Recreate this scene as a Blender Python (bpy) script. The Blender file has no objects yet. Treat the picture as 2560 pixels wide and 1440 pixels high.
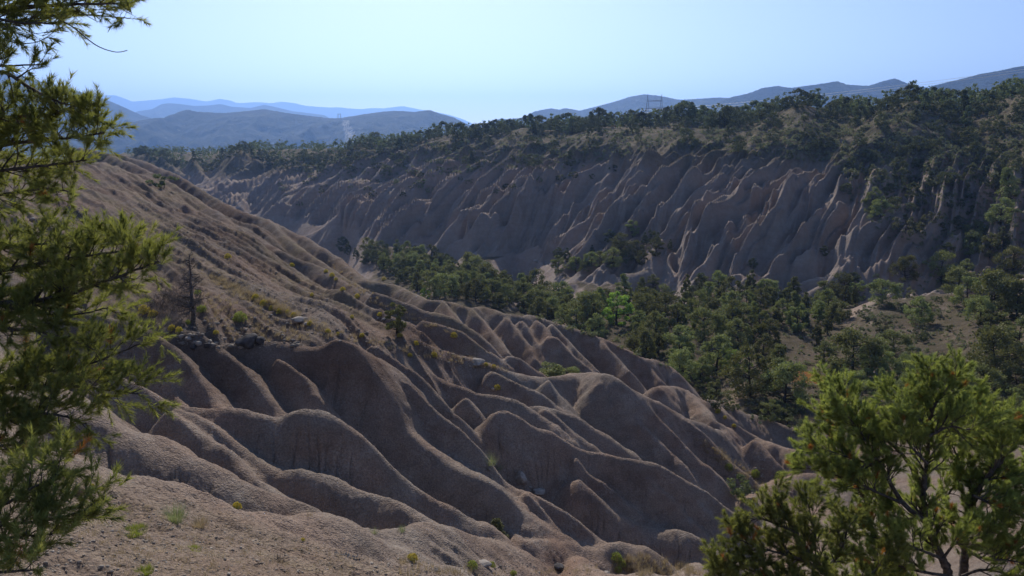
import bpy, math, random
import numpy as np
R = math.radians
scn = bpy.context.scene
COL = scn.collection
# ---------------------------------------------------------------- camera
FPX = 2009.0                      # focal length in pixels of the 2560 wide photograph
HORIZON = 350.0
PITCH = math.atan((720 - HORIZON) / FPX)
cam_d = bpy.data.cameras.new('camera'); cam = bpy.data.objects.new('camera', cam_d); COL.objects.link(cam)
cam_d.sensor_width = 36.0; cam_d.lens = 36.0 * FPX / 2560; cam_d.clip_start = 0.05; cam_d.clip_end = 60000
cam.location = (0, 0, 0); cam.rotation_euler = (math.pi / 2 - PITCH, 0, 0)
scn.camera = cam
# ---------------------------------------------------------------- sky and sun
SUN_AZ, SUN_EL = R(-7), R(35)    # azimuth from +Y towards +X
world = bpy.data.worlds.new('World'); scn.world = world; world.use_nodes = True
nt = world.node_tree; bg = nt.nodes['Background']
sky = nt.nodes.new('ShaderNodeTexSky'); sky.sky_type = 'NISHITA'; sky.sun_disc = False
sky.sun_elevation = SUN_EL; sky.sun_rotation = SUN_AZ
sky.altitude = 2000; sky.air_density = 0.7; sky.dust_density = 2.2; sky.ozone_density = 0.0
nt.links.new(sky.outputs[0], bg.inputs[0]); bg.inputs[1].default_value = 0.081
sd = bpy.data.lights.new('sun', 'SUN'); so = bpy.data.objects.new('sun', sd); COL.objects.link(so)
sd.energy = 2.85; sd.angle = R(0.53); sd.color = (1.0, 0.92, 0.80)
sdir = (math.sin(SUN_AZ) * math.cos(SUN_EL), math.cos(SUN_AZ) * math.cos(SUN_EL), math.sin(SUN_EL))
from mathutils import Vector
so.rotation_euler = Vector(sdir).to_track_quat('Z', 'Y').to_euler()
so.location = (0, 0, 60)
scn.view_settings.view_transform = 'Standard'; scn.view_settings.look = 'None'
scn.view_settings.exposure = 0.76; scn.view_settings.gamma = 1.0
scn.cycles.max_bounces = 6; scn.cycles.diffuse_bounces = 3; scn.cycles.transparent_max_bounces = 8
scn.cycles.volume_bounces = 1

# ---------------------------------------------------------------- helpers
cp, sp = math.cos(PITCH), math.sin(PITCH)
def ray(px, py):
    u = (np.asarray(px, float) - 1280) / FPX; v = (720 - np.asarray(py, float)) / FPX
    return u, cp + v * sp, -sp + v * cp
def P(px, py, Y):
    dx, dy, dz = ray(px, py); Y = np.asarray(Y, float)
    return np.stack([dx / dy * Y, Y + 0 * dx, dz / dy * Y], -1)
def proj(p):
    p = np.asarray(p, float); f = p[..., 1] * cp - p[..., 2] * sp; up = p[..., 1] * sp + p[..., 2] * cp
    return 1280 + FPX * p[..., 0] / f, 720 - FPX * up / f
class RBF:
    def __init__(s, X, v, c):
        s.X = np.asarray(X, float); s.c = c; v = np.asarray(v, float)
        n = len(s.X); A = np.zeros((n + 3, n + 3)); d = s.X[:, None] - s.X[None]
        A[:n, :n] = np.sqrt((d ** 2).sum(-1) + c * c); A[:n, n] = 1; A[:n, n + 1:] = s.X; A[n, :n] = 1; A[n + 1:, :n] = s.X.T
        s.w = np.linalg.lstsq(A, np.concatenate([v, [0, 0, 0]]), rcond=None)[0]
    def __call__(s, a, b):
        a = np.asarray(a, float); b = np.asarray(b, float); n = len(s.X)
        o = s.w[n] + s.w[n + 1] * a + s.w[n + 2] * b
        for i in range(n):
            o = o + s.w[i] * np.sqrt((a - s.X[i, 0]) ** 2 + (b - s.X[i, 1]) ** 2 + s.c ** 2)
        return o
_rng = np.random.RandomState(7); _perm = _rng.permutation(4096); _g = _rng.rand(4096) * 2 * np.pi
_gx, _gy = np.cos(_g).astype(np.float32), np.sin(_g).astype(np.float32)
def perlin(x, y, seed=0):
    x = np.asarray(x, np.float64) + seed * 17.37; y = np.asarray(y, np.float64) + seed * 5.91
    xi = np.floor(x).astype(np.int64); yi = np.floor(y).astype(np.int64)
    fx = (x - xi).astype(np.float32); fy = (y - yi).astype(np.float32)
    def g(ix, iy, ax, ay):
        h = _perm[(_perm[ix & 4095] + iy) & 4095]; return _gx[h] * ax + _gy[h] * ay
    u = fx * fx * fx * (fx * (fx * 6 - 15) + 10); v = fy * fy * fy * (fy * (fy * 6 - 15) + 10)
    a = g(xi, yi, fx, fy); b = g(xi + 1, yi, fx - 1, fy); c = g(xi, yi + 1, fx, fy - 1); d = g(xi + 1, yi + 1, fx - 1, fy - 1)
    return (a + (b - a) * u + (c - a) * v + (a - b - c + d) * u * v) * 1.5
def fbm(x, y, o=4, seed=0):
    s = 0; a = 1.0; t = 0
    for i in range(o):
        s = s + a * perlin(x, y, seed + i); t += a; a *= 0.5; x = x * 2.03; y = y * 2.03
    return s / t
def sst(a, b, x):
    t = np.clip((x - a) / (b - a), 0, 1); return t * t * (3 - 2 * t)
def ridged(u, v, seed=0):
    return 1 - np.minimum(1, np.abs(perlin(u, v, seed)) * 2.2)

# ---------------------------------------------------------------- depth of the two slopes (control points px, py, Y)
NEAR_D = [(225,1023,22),(316,1070,22),(527,1165,22.5),(738,1263,23),(900,1320,24),(1046,1307,26),(1152,1334,28),(1292,1364,31),(1373,1440,33),
 (169,1132,17),(306,1183,17.5),(492,1232,18.5),(668,1283,19.5),(766,1306,20.5),
 (362,975,29),(600,1019,30),(774,1019,31),(900,1091,30.5),(1018,1207,30),(1201,1316,31),(668,1165,27),(809,1183,27),(993,1251,27.5),
 (302,802,36),(457,827,37),(598,857,37.5),(844,845,38.5),(990,1050,35),(1222,1197,35),(1313,1337,34),(468,908,33),(598,904,34.5),(703,1042,32.5),
 (1500,1365,36),(1046,986,38),(1180,1095,38),(1275,1221,36.5),(1415,1278,37),
 (1250,1023,43),(1412,1091,43),(1545,1137,44),(1700,1200,45),(1857,1302,45),(1794,1397,40),(1521,1214,41),(1651,1323,41),(1275,1330,34),(1398,1350,35),(1493,1408,35),(1545,1351,36.5),
 (1257,923,51),(1493,930,54),(1644,1004,54),(1998,1126,58),(1800,1070,57),(1693,1158,49),(1415,1031,47),(1545,1102,47),
 (800,620,86),(905,701,77),(1046,740,72),(1180,771,69),(1299,791,68),(1486,838,68),(1686,930,70),(1268,884,58),(1338,902,60),(1440,891,61),(1486,923,61),(1271,889,57),
 (527,489,115),(400,418,128),(271,383,138),(668,546,100),(500,700,53),(350,560,75),(300,450,108),(598,570,90),(773,655,77),(940,745,66),(700,700,60),(700,780,47),(500,790,42),(200,560,65),(950,800,50),(1100,900,48),
 (1145,803,60),(1776,998,66),(1969,1067,68),(1681,965,63),(1843,1081,62),(1924,1218,52),(2054,1186,54),(2135,1256,50),(100,800,38),(0,600,55),(0,450,95)]
FAR_D = [(700,570,284),(850,620,250),(1100,640,216),(1300,660,197),(1650,720,158),(2000,740,148),(2250,680,150),(2450,650,153),(1400,735,152),(1600,690,162),
 (620,470,336),(480,450,370),(700,500,297),(600,500,322),(900,460,288),(1100,450,245),(1187,424,246),(1619,375,218),(1450,440,212),(1500,516,194),(1300,520,209),(1240,590,203),(1000,540,232),(860,523,260),
 (1850,400,196),(1900,550,165),(2117,410,186),(2200,557,160),(2450,420,176),(1700,540,178),(2180,660,152),
 (350,392,425),(600,387,368),(900,370,335),(1100,345,308),(1300,328,290),(1500,318,264),(1700,305,250),(2000,270,228),(2282,258,212),(2560,245,202)]
nd = RBF([(a / 1000, b / 500) for a, b, c in NEAR_D], [math.log(c) for a, b, c in NEAR_D], 0.02)
fd = RBF([(a / 1000, b / 300) for a, b, c in FAR_D], [math.log(c) for a, b, c in FAR_D], 0.02)
def Dn(px, py): return np.exp(nd(np.asarray(px) / 1000., np.asarray(py) / 500.))
def Df(px, py): return np.exp(fd(np.asarray(px) / 1000., np.asarray(py) / 300.))

# ---------------------------------------------------------------- base surface (low envelope)
base = []
def bp(px, py, Y, dz=0.0):
    q = P(px, py, Y); base.append((q[0], q[1], q[2] + dz))
for a in range(0, 360, 20): base.append((0.6 * math.sin(R(a)), 0.6 * math.cos(R(a)), -1.7))
for x, y, z in [(-3,-3,-1.2),(3,-3,-2.4),(0,-12,-1),(-15,-5,0.5),(15,-8,-6),(-60,-20,3),(60,-20,-14),(0,-80,0),(-300,-100,5),(300,-100,-5),(0,-600,0),(-3,4,-2.4),(2,4,-3.6),(5,8,-8.5),(8,5,-8),(-6,4,-1.9),(-12,8,-2.2),
    (-25,20,-3.5),(-60,40,-3),(-110,60,2),(-160,130,4),(-120,110,0),(30,20,-20),(45,35,-22),(60,50,-22),(100,60,-20),(140,90,-10),(150,130,0),(25,5,-15),(12,20,-17),(200,40,0),
    (-95,155,-3),(-130,190,-2),(-75,150,-8),(-60,165,-24),(-45,150,-27),(-30,120,-27),(-15,105,-27.5),(0,95,-28),(12,88,-28),(20,80,-28),(-95,210,-26),(-150,300,-22),(-170,350,-26)]: base.append((x, y, z))
for a in [(0,1440,7.2),(500,1440,10),(1000,1440,15.5),(300,1300,12.5),(600,1320,15),(100,1150,14),(850,1380,18),(1150,1420,22),(250,1180,16),(500,1260,17),(750,1340,18.5)]: bp(*a)
for a, b, c in NEAR_D:
    if b > 790 and 21 < c < 27 and b < 1420: bp(a, b, c, -1.6)
for a in [(240,850,36.5),(302,802,38),(468,908,35.5),(540,868,38.5),(600,1019,31),(440,1019,30.5),(900,1091,31),(668,1165,28),(930,1249,28),(1201,1316,31.5),(844,845,38),(990,1050,36.5),(1222,1197,35),(1313,1337,34.5),(1500,1365,36.5),(1250,990,45),(1046,986,39.5),(1300,1221,38),(1412,1091,42.5),(1700,1200,44.5),(1857,1302,45),(1545,1137,47),(1521,1214,41.5),(1651,1323,41),(1794,1397,40)]: bp(*a, -2.8)
for a in [(1480,1425,35),(1430,1400,33.5),(1600,1430,33),(1760,1420,38),(1900,1300,47),(2200,1400,37),(2500,1400,30),(1880,1190,56),(2000,1330,44),(2400,1280,43)]: bp(*a)
for a, b, c in [(500,700,53),(350,560,75),(300,450,108),(700,700,60),(700,780,47),(500,790,42),(200,560,65),(950,800,50),(100,800,38),(0,600,55),(0,450,95),(850,740,56),(600,620,70),(450,520,92),(1000,850,46.5),(1100,900,48),(-200,700,45),(-300,500,85),(800,820,41.5)]: bp(a, b, c, -0.25)
for a, b, c in [(1257,923,51),(1493,930,54),(1644,1004,54),(1998,1126,58),(1693,1158,49),(1415,1031,47),(1545,1102,47),(1268,884,58),(1440,891,61),(1145,803,60),(1180,771,69),(1486,838,68),(1686,930,70),(905,701,77),(1046,740,72),(1800,1070,57)]: bp(a, b, c, -3.0)
for a in [(700,555,99),(527,500,113),(400,425,126),(271,390,136)]: bp(*a, -2.0)
for a in [(1100,690,178),(1100,740,145),(1250,780,135),(1450,800,120),(1900,900,96),(1880,1000,80),(2000,955,86),(1960,1050,76),(2400,1000,78),(2500,1100,62),(2200,950,86),(1700,850,106),(1600,760,135),(2000,780,125),(1250,700,165),
    (2200,745,128),(2330,800,112),(2200,850,102),(2450,870,92),(2560,900,85),(2400,740,122),(2560,760,115),(2560,1000,76),(2050,860,106),(900,655,215),(2300,720,134),(2480,800,106)]: bp(*a)
for a, b, c in FAR_D: bp(a, b, c, -2.0 if b > 400 else 0.0)
for a, b, c in FAR_D[-10:]:
    q = P(a, b, c); base.append((q[0] * 1.3, q[1] * 1.3, q[2] - 1.5)); base.append((q[0] * 1.9, q[1] * 1.9, q[2] - 4))
for x, y, z in [(-900,700,-15),(-700,500,-5),(-400,420,-8),(-300,380,-14),(900,400,15),(400,200,14),(300,220,12),(250,150,6),(600,100,10),(-400,1100,-25),(500,1100,-10)]: base.append((x, y, z))
for a in range(-180, 180, 30):
    for rr, z in ((2500, -45), (9000, -60)): base.append((rr * math.sin(R(a)), rr * math.cos(R(a)), z))
base = np.array(base)
def lp(x, y):
    r = np.hypot(x, y) + 1e-6; th = np.arctan2(x, y); return th, r
KT = 1.0
def feat(x, y):            # smooth 2-D chart: log-polar scaled so angle and distance weigh alike
    th, r = lp(x, y); L = np.log1p(r / 3.0); return L * np.sin(th), L * np.cos(th)
fx, fy = feat(base[:, 0], base[:, 1])
keep_ = []
for i in range(len(base)):       # no two control points on top of each other
    if all((fx[i] - fx[j]) ** 2 + (fy[i] - fy[j]) ** 2 > .012 ** 2 for j in keep_): keep_.append(i)
base = base[keep_]; fx = fx[keep_]; fy = fy[keep_]
bz = RBF(np.stack([fx, fy], -1), base[:, 2], 0.04)
# ---------------------------------------------------------------- traced crest lines: (zone, depth factor, slope to viewer, slope behind, rounding, points)
CR = [
 ('n',1,.75,.8,.7,[(169,1132),(306,1183),(394,1200),(492,1232),(584,1270),(668,1283),(766,1306)]),
 ('n',1,.75,1.1,.7,[(120,975),(225,1023),(316,1070),(404,1098),(457,1137),(527,1165),(598,1207),(689,1239),(738,1263),(809,1291),(870,1312),(941,1334),(985,1325),(1046,1307),(1116,1313),(1152,1334),(1222,1348),(1292,1364),(1345,1400),(1373,1440)]),
 ('n',.985,.9,.9,.35,[(1046,1307),(1090,1345),(1130,1385),(1170,1420)]),
 ('n',.985,.9,.9,.3,[(1152,1334),(1200,1370),(1260,1400),(1285,1430)]),
 ('n',(31, 31.5),1.25,1.1,.45,[(280,930),(362,975),(440,1019),(492,1024),(594,1019),(650,1037),(693,1052),(738,1024),(774,1019),(819,1028),(872,1063),(905,1095),(951,1140),(1018,1207),(1060,1237),(1092,1262),(1113,1255),(1138,1270),(1173,1302),(1201,1316)]),
 ('n',(30, 27.5),1.2,1.1,.45,[(440,1019),(475,1035),(527,1052),(570,1091),(615,1137),(668,1165),(696,1183),(742,1168),(809,1183),(870,1218),(941,1249),(993,1251),(1018,1263),(1046,1306)]),
 ('n',(29.3, 26.3),1.1,1.1,.3,[(429,1021),(468,1056),(510,1095),(562,1123),(598,1165),(643,1207),(696,1242)]),
 ('n',(38.5, 33),1.2,1.2,.3,[(150,765),(220,775),(302,802),(352,809),(387,837),(422,859),(468,908),(510,950),(548,1021)]),
 ('n',(38, 34),1.2,1.2,.3,[(457,827),(492,830),(527,855),(562,876),(598,904),(633,947),(668,992),(703,1042)]),
 ('n',(37, 32.5),1.2,1.2,.2,[(334,845),(355,880),(387,908),(415,957),(457,1015)]),
 ('n',(38.5,38.3,38,38,38,38,38,38,37.9,37.7,37.3,36.9,36.6,36.4,36.2,35.9,35.5,35.1,35,34.9,34.7,34.5),1.3,.6,.35,[(540,868),(598,857),(696,855),(740,866),(775,873),(795,871),(819,852),(844,845),(879,852),(900,880),(916,898),(948,944),(969,993),(997,1056),(1018,1081),(1060,1112),(1099,1144),(1152,1172),(1222,1197),(1247,1214),(1275,1256),(1299,1299),(1313,1337)]),
 ('n',(37, 35),1.3,1.3,.12,[(700,894),(731,915),(767,950),(791,992)]),
 ('n',(40, 36.5),1.3,1.2,.25,[(895,866),(941,923),(983,937),(1018,958),(1046,986),(1081,1024),(1134,1056),(1180,1095),(1204,1130),(1222,1158),(1257,1200),(1275,1221),(1320,1227),(1363,1256),(1415,1278),(1450,1309),(1500,1365)]),
 ('n',(43, 41),1.3,1.2,.2,[(930,859),(993,902),(1046,940),(1081,972),(1099,997),(1141,1049)]),
 ('n',(37, 35.5),1.3,1.2,.2,[(1320,1227),(1345,1262),(1370,1300),(1387,1350)]),
 ('n',(46.5, 44.5),1.2,1.1,.35,[(1010,890),(1046,912),(1102,951),(1152,965),(1197,986),(1250,990),(1292,1004),(1327,1021),(1370,1056),(1385,1075)]),
 ('n',(44, 42),1.4,1.2,.3,[(1165,990),(1190,1020),(1205,1060),(1218,1110)]),
 ('n',(42, 45),1.5,1.2,.35,[(1232,1040),(1250,1023),(1285,1035),(1327,1063),(1334,1072),(1380,1075),(1412,1091),(1443,1123),(1486,1133),(1545,1137),(1588,1151),(1644,1158),(1700,1193),(1748,1218),(1794,1249),(1857,1302)]),
 ('n',(42, 41),1.2,1.2,.35,[(1443,1123),(1450,1151),(1486,1193),(1521,1214),(1556,1249),(1591,1281),(1626,1309),(1651,1323)]),
 ('n',(40.5, 40),1.0,1.1,.7,[(1455,1180),(1468,1207),(1500,1249),(1538,1285),(1591,1309),(1630,1330),(1700,1323),(1741,1341),(1776,1372),(1794,1397)]),
 ('n',(43.3, 42.3),1.2,1.2,.3,[(1588,1151),(1625,1195),(1670,1235),(1705,1275),(1725,1320)]),
 ('n',(44, 43),1.2,1.2,.25,[(1700,1193),(1740,1245),(1775,1290),(1790,1330)]),
 ('n',(46.8, 47),1.2,1.1,.4,[(1327,1016),(1363,1017),(1415,1031),(1454,1045),(1496,1077),(1545,1102),(1574,1140)]),
 ('n',(46.3, 45),1.2,1.1,.3,[(1363,1017),(1400,1050),(1440,1085),(1480,1120)]),
 ('n',1,1.2,.8,.5,[(1020,838),(1060,856),(1120,880),(1215,905),(1257,923),(1292,933),(1349,944),(1398,940),(1450,933),(1493,930),(1538,940),(1574,968),(1644,1004),(1713,1042),(1783,1070),(1836,1088),(1889,1098),(1941,1112),(1998,1126)]),
 ('n',(51, 49),1.2,1.1,.2,[(1370,945),(1390,985),(1405,1020),(1412,1033)]),
 ('n',(49.8, 48),1.2,1.1,.2,[(1230,925),(1292,961),(1345,975),(1380,1003),(1395,1030)]),
 ('n',(52.5, 49),1.1,1.1,.3,[(1503,945),(1538,1010),(1591,1045),(1644,1098),(1693,1158)]),
 ('n',(53, 50),1.1,1.1,.25,[(1556,968),(1609,1010),(1661,1056),(1710,1110),(1760,1165)]),
 ('n',(54.5, 51.5),1.0,1.0,.25,[(1713,1042),(1760,1085),(1820,1150),(1870,1195)]),
 ('n',(57, 55),1.1,1.1,.2,[(1889,1098),(1920,1130),(1945,1165)]),
 ('n',1,1.3,1.1,.45,[(905,701),(951,705),(997,715),(1046,740),(1074,752),(1123,752),(1152,764),(1180,771),(1201,765),(1222,771),(1254,782),(1299,791),(1327,786),(1363,796),(1398,812),(1433,817),(1486,838),(1521,852),(1556,870),(1609,895),(1661,905),(1686,930)]),
 ('n',(68.5, 61.5),1.3,1.3,.15,[(1180,771),(1208,803),(1247,849),(1268,884)]),
 ('n',(67.5, 62),1.3,1.3,.15,[(1265,790),(1292,824),(1327,877),(1338,902)]),
 ('n',(67, 62.5),1.3,1.3,.15,[(1303,796),(1335,850),(1365,900)]),
 ('n',(67, 62.5),1.3,1.3,.15,[(1345,796),(1370,835),(1395,880)]),
 ('n',(64, 61),1.5,1.2,.15,[(1373,842),(1391,838),(1412,866),(1440,891),(1462,915)]),
 ('n',(67, 61.5),1.3,1.3,.15,[(1380,807),(1415,849),(1468,902),(1486,923)]),
 ('n',(67.5, 63.5),1.3,1.3,.15,[(1505,850),(1538,891),(1574,930)]),
 ('n',(69, 66.5),1.3,1.3,.15,[(1609,895),(1630,925),(1650,950)]),
 ('n',(68, 59),1.2,1.2,.15,[(1110,752),(1130,790),(1160,830),(1204,870)]),
 ('n',(64, 57),1.2,1.1,.3,[(940,730),(1018,757),(1067,779),(1099,782),(1145,803),(1187,828),(1222,859),(1254,895),(1292,930)]),
 ('n',(57.5, 55),1.2,1.1,.25,[(1060,800),(1100,812),(1145,824),(1169,835),(1204,870),(1240,888),(1275,923)]),
 ('n',(56, 56),1.2,1.1,.25,[(1271,889),(1299,891),(1324,909),(1349,937)]),
 ('n',1,1.0,1.0,.5,[(274,387),(387,432),(475,490),(540,530),(598,570),(650,602),(703,630),(773,655),(826,686),(879,718),(940,745)]),
 ('n',1,1.0,1.2,.5,[(200,372),(271,383),(316,390),(387,411),(457,447),(527,489),(600,530),(668,546),(721,577),(767,595),(809,623),(846,645),(905,701)]),
 ('n',.99,1.0,1.0,.3,[(668,546),(720,600),(780,640),(850,690),(915,725)]),
 ('n',1,1.0,1.0,.5,[(1479,1380),(1503,1362),(1545,1351),(1574,1358),(1602,1376)]),
 ('n',1,1.1,1.0,.5,[(1275,1330),(1299,1348),(1350,1352),(1398,1350),(1433,1358),(1468,1383),(1493,1408)]),
 ('n',1,.8,.8,.8,[(1871,1249),(1924,1218),(2005,1186),(2054,1186),(2100,1221),(2135,1256),(2200,1290),(2300,1320)]),
 ('n',1,.9,.9,.5,[(1751,1003),(1776,998),(1808,1007),(1857,1031),(1906,1042),(1969,1067),(1994,1070),(2026,1056)]),
 ('n',1,1.0,.9,.4,[(1644,965),(1681,965),(1713,972),(1737,996),(1758,1021),(1801,1060),(1843,1081)]),
 ('n',.985,.9,.9,.3,[(1776,998),(1830,1050),(1880,1090),(1930,1110)]),
 # far wall
 ('f',1,1.35,1.15,.5,[(1640,365),(1619,375),(1545,400),(1496,417),(1447,442),(1398,463),(1327,477),(1282,498),(1240,526),(1236,548),(1211,593),(1169,625),(1152,650)]),
 ('f',.985,1.35,1.15,.4,[(1236,540),(1187,568),(1169,590),(1127,611),(1102,639)]),
 ('f',1,1.35,1.15,.5,[(1210,410),(1187,424),(1138,449),(1102,481),(1060,512),(1004,537),(965,565),(937,586),(923,632)]),
 ('f',.99,1.35,1.15,.5,[(1400,430),(1330,450),(1270,475),(1211,502),(1170,525),(1141,547),(1109,582),(1092,621)]),
 ('f',1,1.35,1.15,.5,[(1010,405),(983,421),(941,459),(898,484),(863,523),(821,554),(790,580),(760,590)]),
 ('f',.99,1.35,1.15,.4,[(1060,466),(1025,491),(1007,526),(1000,560)]),
 ('f',1,1.35,1.15,.5,[(1650,355),(1612,379),(1605,396),(1574,449),(1538,488),(1503,516),(1486,537),(1450,565),(1419,590),(1394,604),(1345,614),(1303,632),(1268,646),(1235,660)]),
 ('f',.985,1.1,.9,.3,[(1625,400),(1590,450),(1552,502),(1520,525),(1500,560)]),
 ('f',.99,1.1,.9,.3,[(1750,400),(1730,440),(1700,500),(1693,537),(1654,561),(1637,586),(1620,600)]),
 ('f',1,1.35,1.15,.4,[(1700,380),(1680,410),(1650,460),(1620,500),(1590,530),(1560,560)]),
 ('f',1,1.35,1.15,.4,[(1870,385),(1857,400),(1818,442),(1765,466),(1730,500),(1695,533),(1660,551)]),
 ('f',.985,1.1,.9,.4,[(1882,410),(1857,438),(1850,488),(1800,505),(1780,523),(1765,558),(1737,590),(1702,611),(1670,640),(1690,700)]),
 ('f',.99,1.1,.9,.3,[(1998,407),(1985,430),(1970,470),(1955,500),(1935,540)]),
 ('f',1,1.35,1.15,.5,[(2160,380),(2117,410),(2078,435),(2047,449),(2012,484),(1983,509),(1962,537),(1941,572),(1906,618),(1890,650)]),
 ('f',1,1.35,1.15,.4,[(2180,465),(2128,488),(2082,516),(2047,554),(2005,600),(1955,635),(1913,652),(1850,677),(1808,698)]),
 ('f',.985,1.35,1.15,.4,[(2198,557),(2177,571),(2114,589),(2064,596),(2029,617),(1976,641),(1930,680),(1900,710)]),
 ('f',.98,1.0,.9,.4,[(2200,600),(2177,613),(2152,641),(2128,670),(2060,690),(2005,701),(1955,729)]),
 ('f',.97,1.0,.9,.5,[(2280,680),(2240,670),(2180,663),(2124,673),(2082,698),(2040,719),(2012,740)]),
 ('f',.98,1.2,1.1,.3,[(1775,560),(1772,600),(1790,640),(1800,680)]),
 ('f',.98,1.2,1.1,.3,[(1890,560),(1880,600),(1870,650)]),
 ('f',.98,1.2,1.1,.3,[(1820,540),(1815,580),(1830,620)]),
 ('f',.97,1.4,1.4,.2,[(2418,600),(2410,612),(2400,640)]),
 ('f',.98,1.3,1.3,.2,[(2395,570),(2385,590),(2370,625)]),
 ('f',.98,1.3,1.3,.2,[(2440,585),(2450,620),(2455,640)]),
 ('f',1,1.35,1.15,.5,[(2510,380),(2500,393),(2479,417),(2469,442),(2460,480)]),
 ('f',1,.8,.8,.8,[(2275,262),(2310,301),(2346,347),(2400,420),(2440,455),(2510,500),(2560,530)]),
 ('f',.985,.7,.7,1.2,[(2215,275),(2200,330),(2180,400),(2185,470),(2200,530),(2240,600),(2300,660),(2400,690)]),
 ('f',.99,.8,.8,.8,[(1920,290),(1900,320),(1880,360),(1870,385)]),
 ('f',.99,.8,.8,.8,[(1180,340),(1150,370),(1120,400),(1080,430),(1030,460)]),
 ('f',.98,.9,.8,.8,[(1394,722),(1430,708),(1468,698),(1531,684),(1591,684),(1626,670),(1650,600)]),
 ('f',1,1.35,1.15,.5,[(480,395),(500,430),(540,460),(560,490)]),
 ('f',1,1.35,1.15,.5,[(400,392),(430,420),(470,440)]),
 ('f',1,1.35,1.15,.5,[(640,395),(600,420),(560,455),(570,490)]),
 ('f',1,1.35,1.15,.5,[(760,400),(700,430),(650,460),(610,490),(600,520)]),
 ('f',1,1.35,1.15,.5,[(880,410),(830,440),(780,470),(720,500),(670,530)]),
]
def chaikin(p, n=2):
    for _ in range(n):
        a = p[:-1] * .75 + p[1:] * .25; b = p[:-1] * .25 + p[1:] * .75
        q = np.empty((len(a) * 2, p.shape[1])); q[0::2] = a; q[1::2] = b
        p = np.concatenate([p[:1], q, p[-1:]])
    return p
crests = []
for k, (zn, fac, s1, s2, w, pts) in enumerate(CR):
    pts = np.array(pts, float)
    if isinstance(fac, tuple):
        al = np.concatenate([[0], np.cumsum(np.hypot(*np.diff(pts, axis=0).T))]); Y = np.interp(al / al[-1], np.linspace(0, 1, len(fac)), fac) if len(fac) == 2 else np.interp(np.arange(len(pts)), np.linspace(0, len(pts) - 1, len(fac)), fac)
    else: Y = (Dn if zn == 'n' else Df)(pts[:, 0], pts[:, 1]) * fac
    W = chaikin(P(pts[:, 0], pts[:, 1], Y), 2)
    crests.append((zn, s1, s2, w * 1.0 if zn == 'n' else w * 1.1, W, k))

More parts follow.
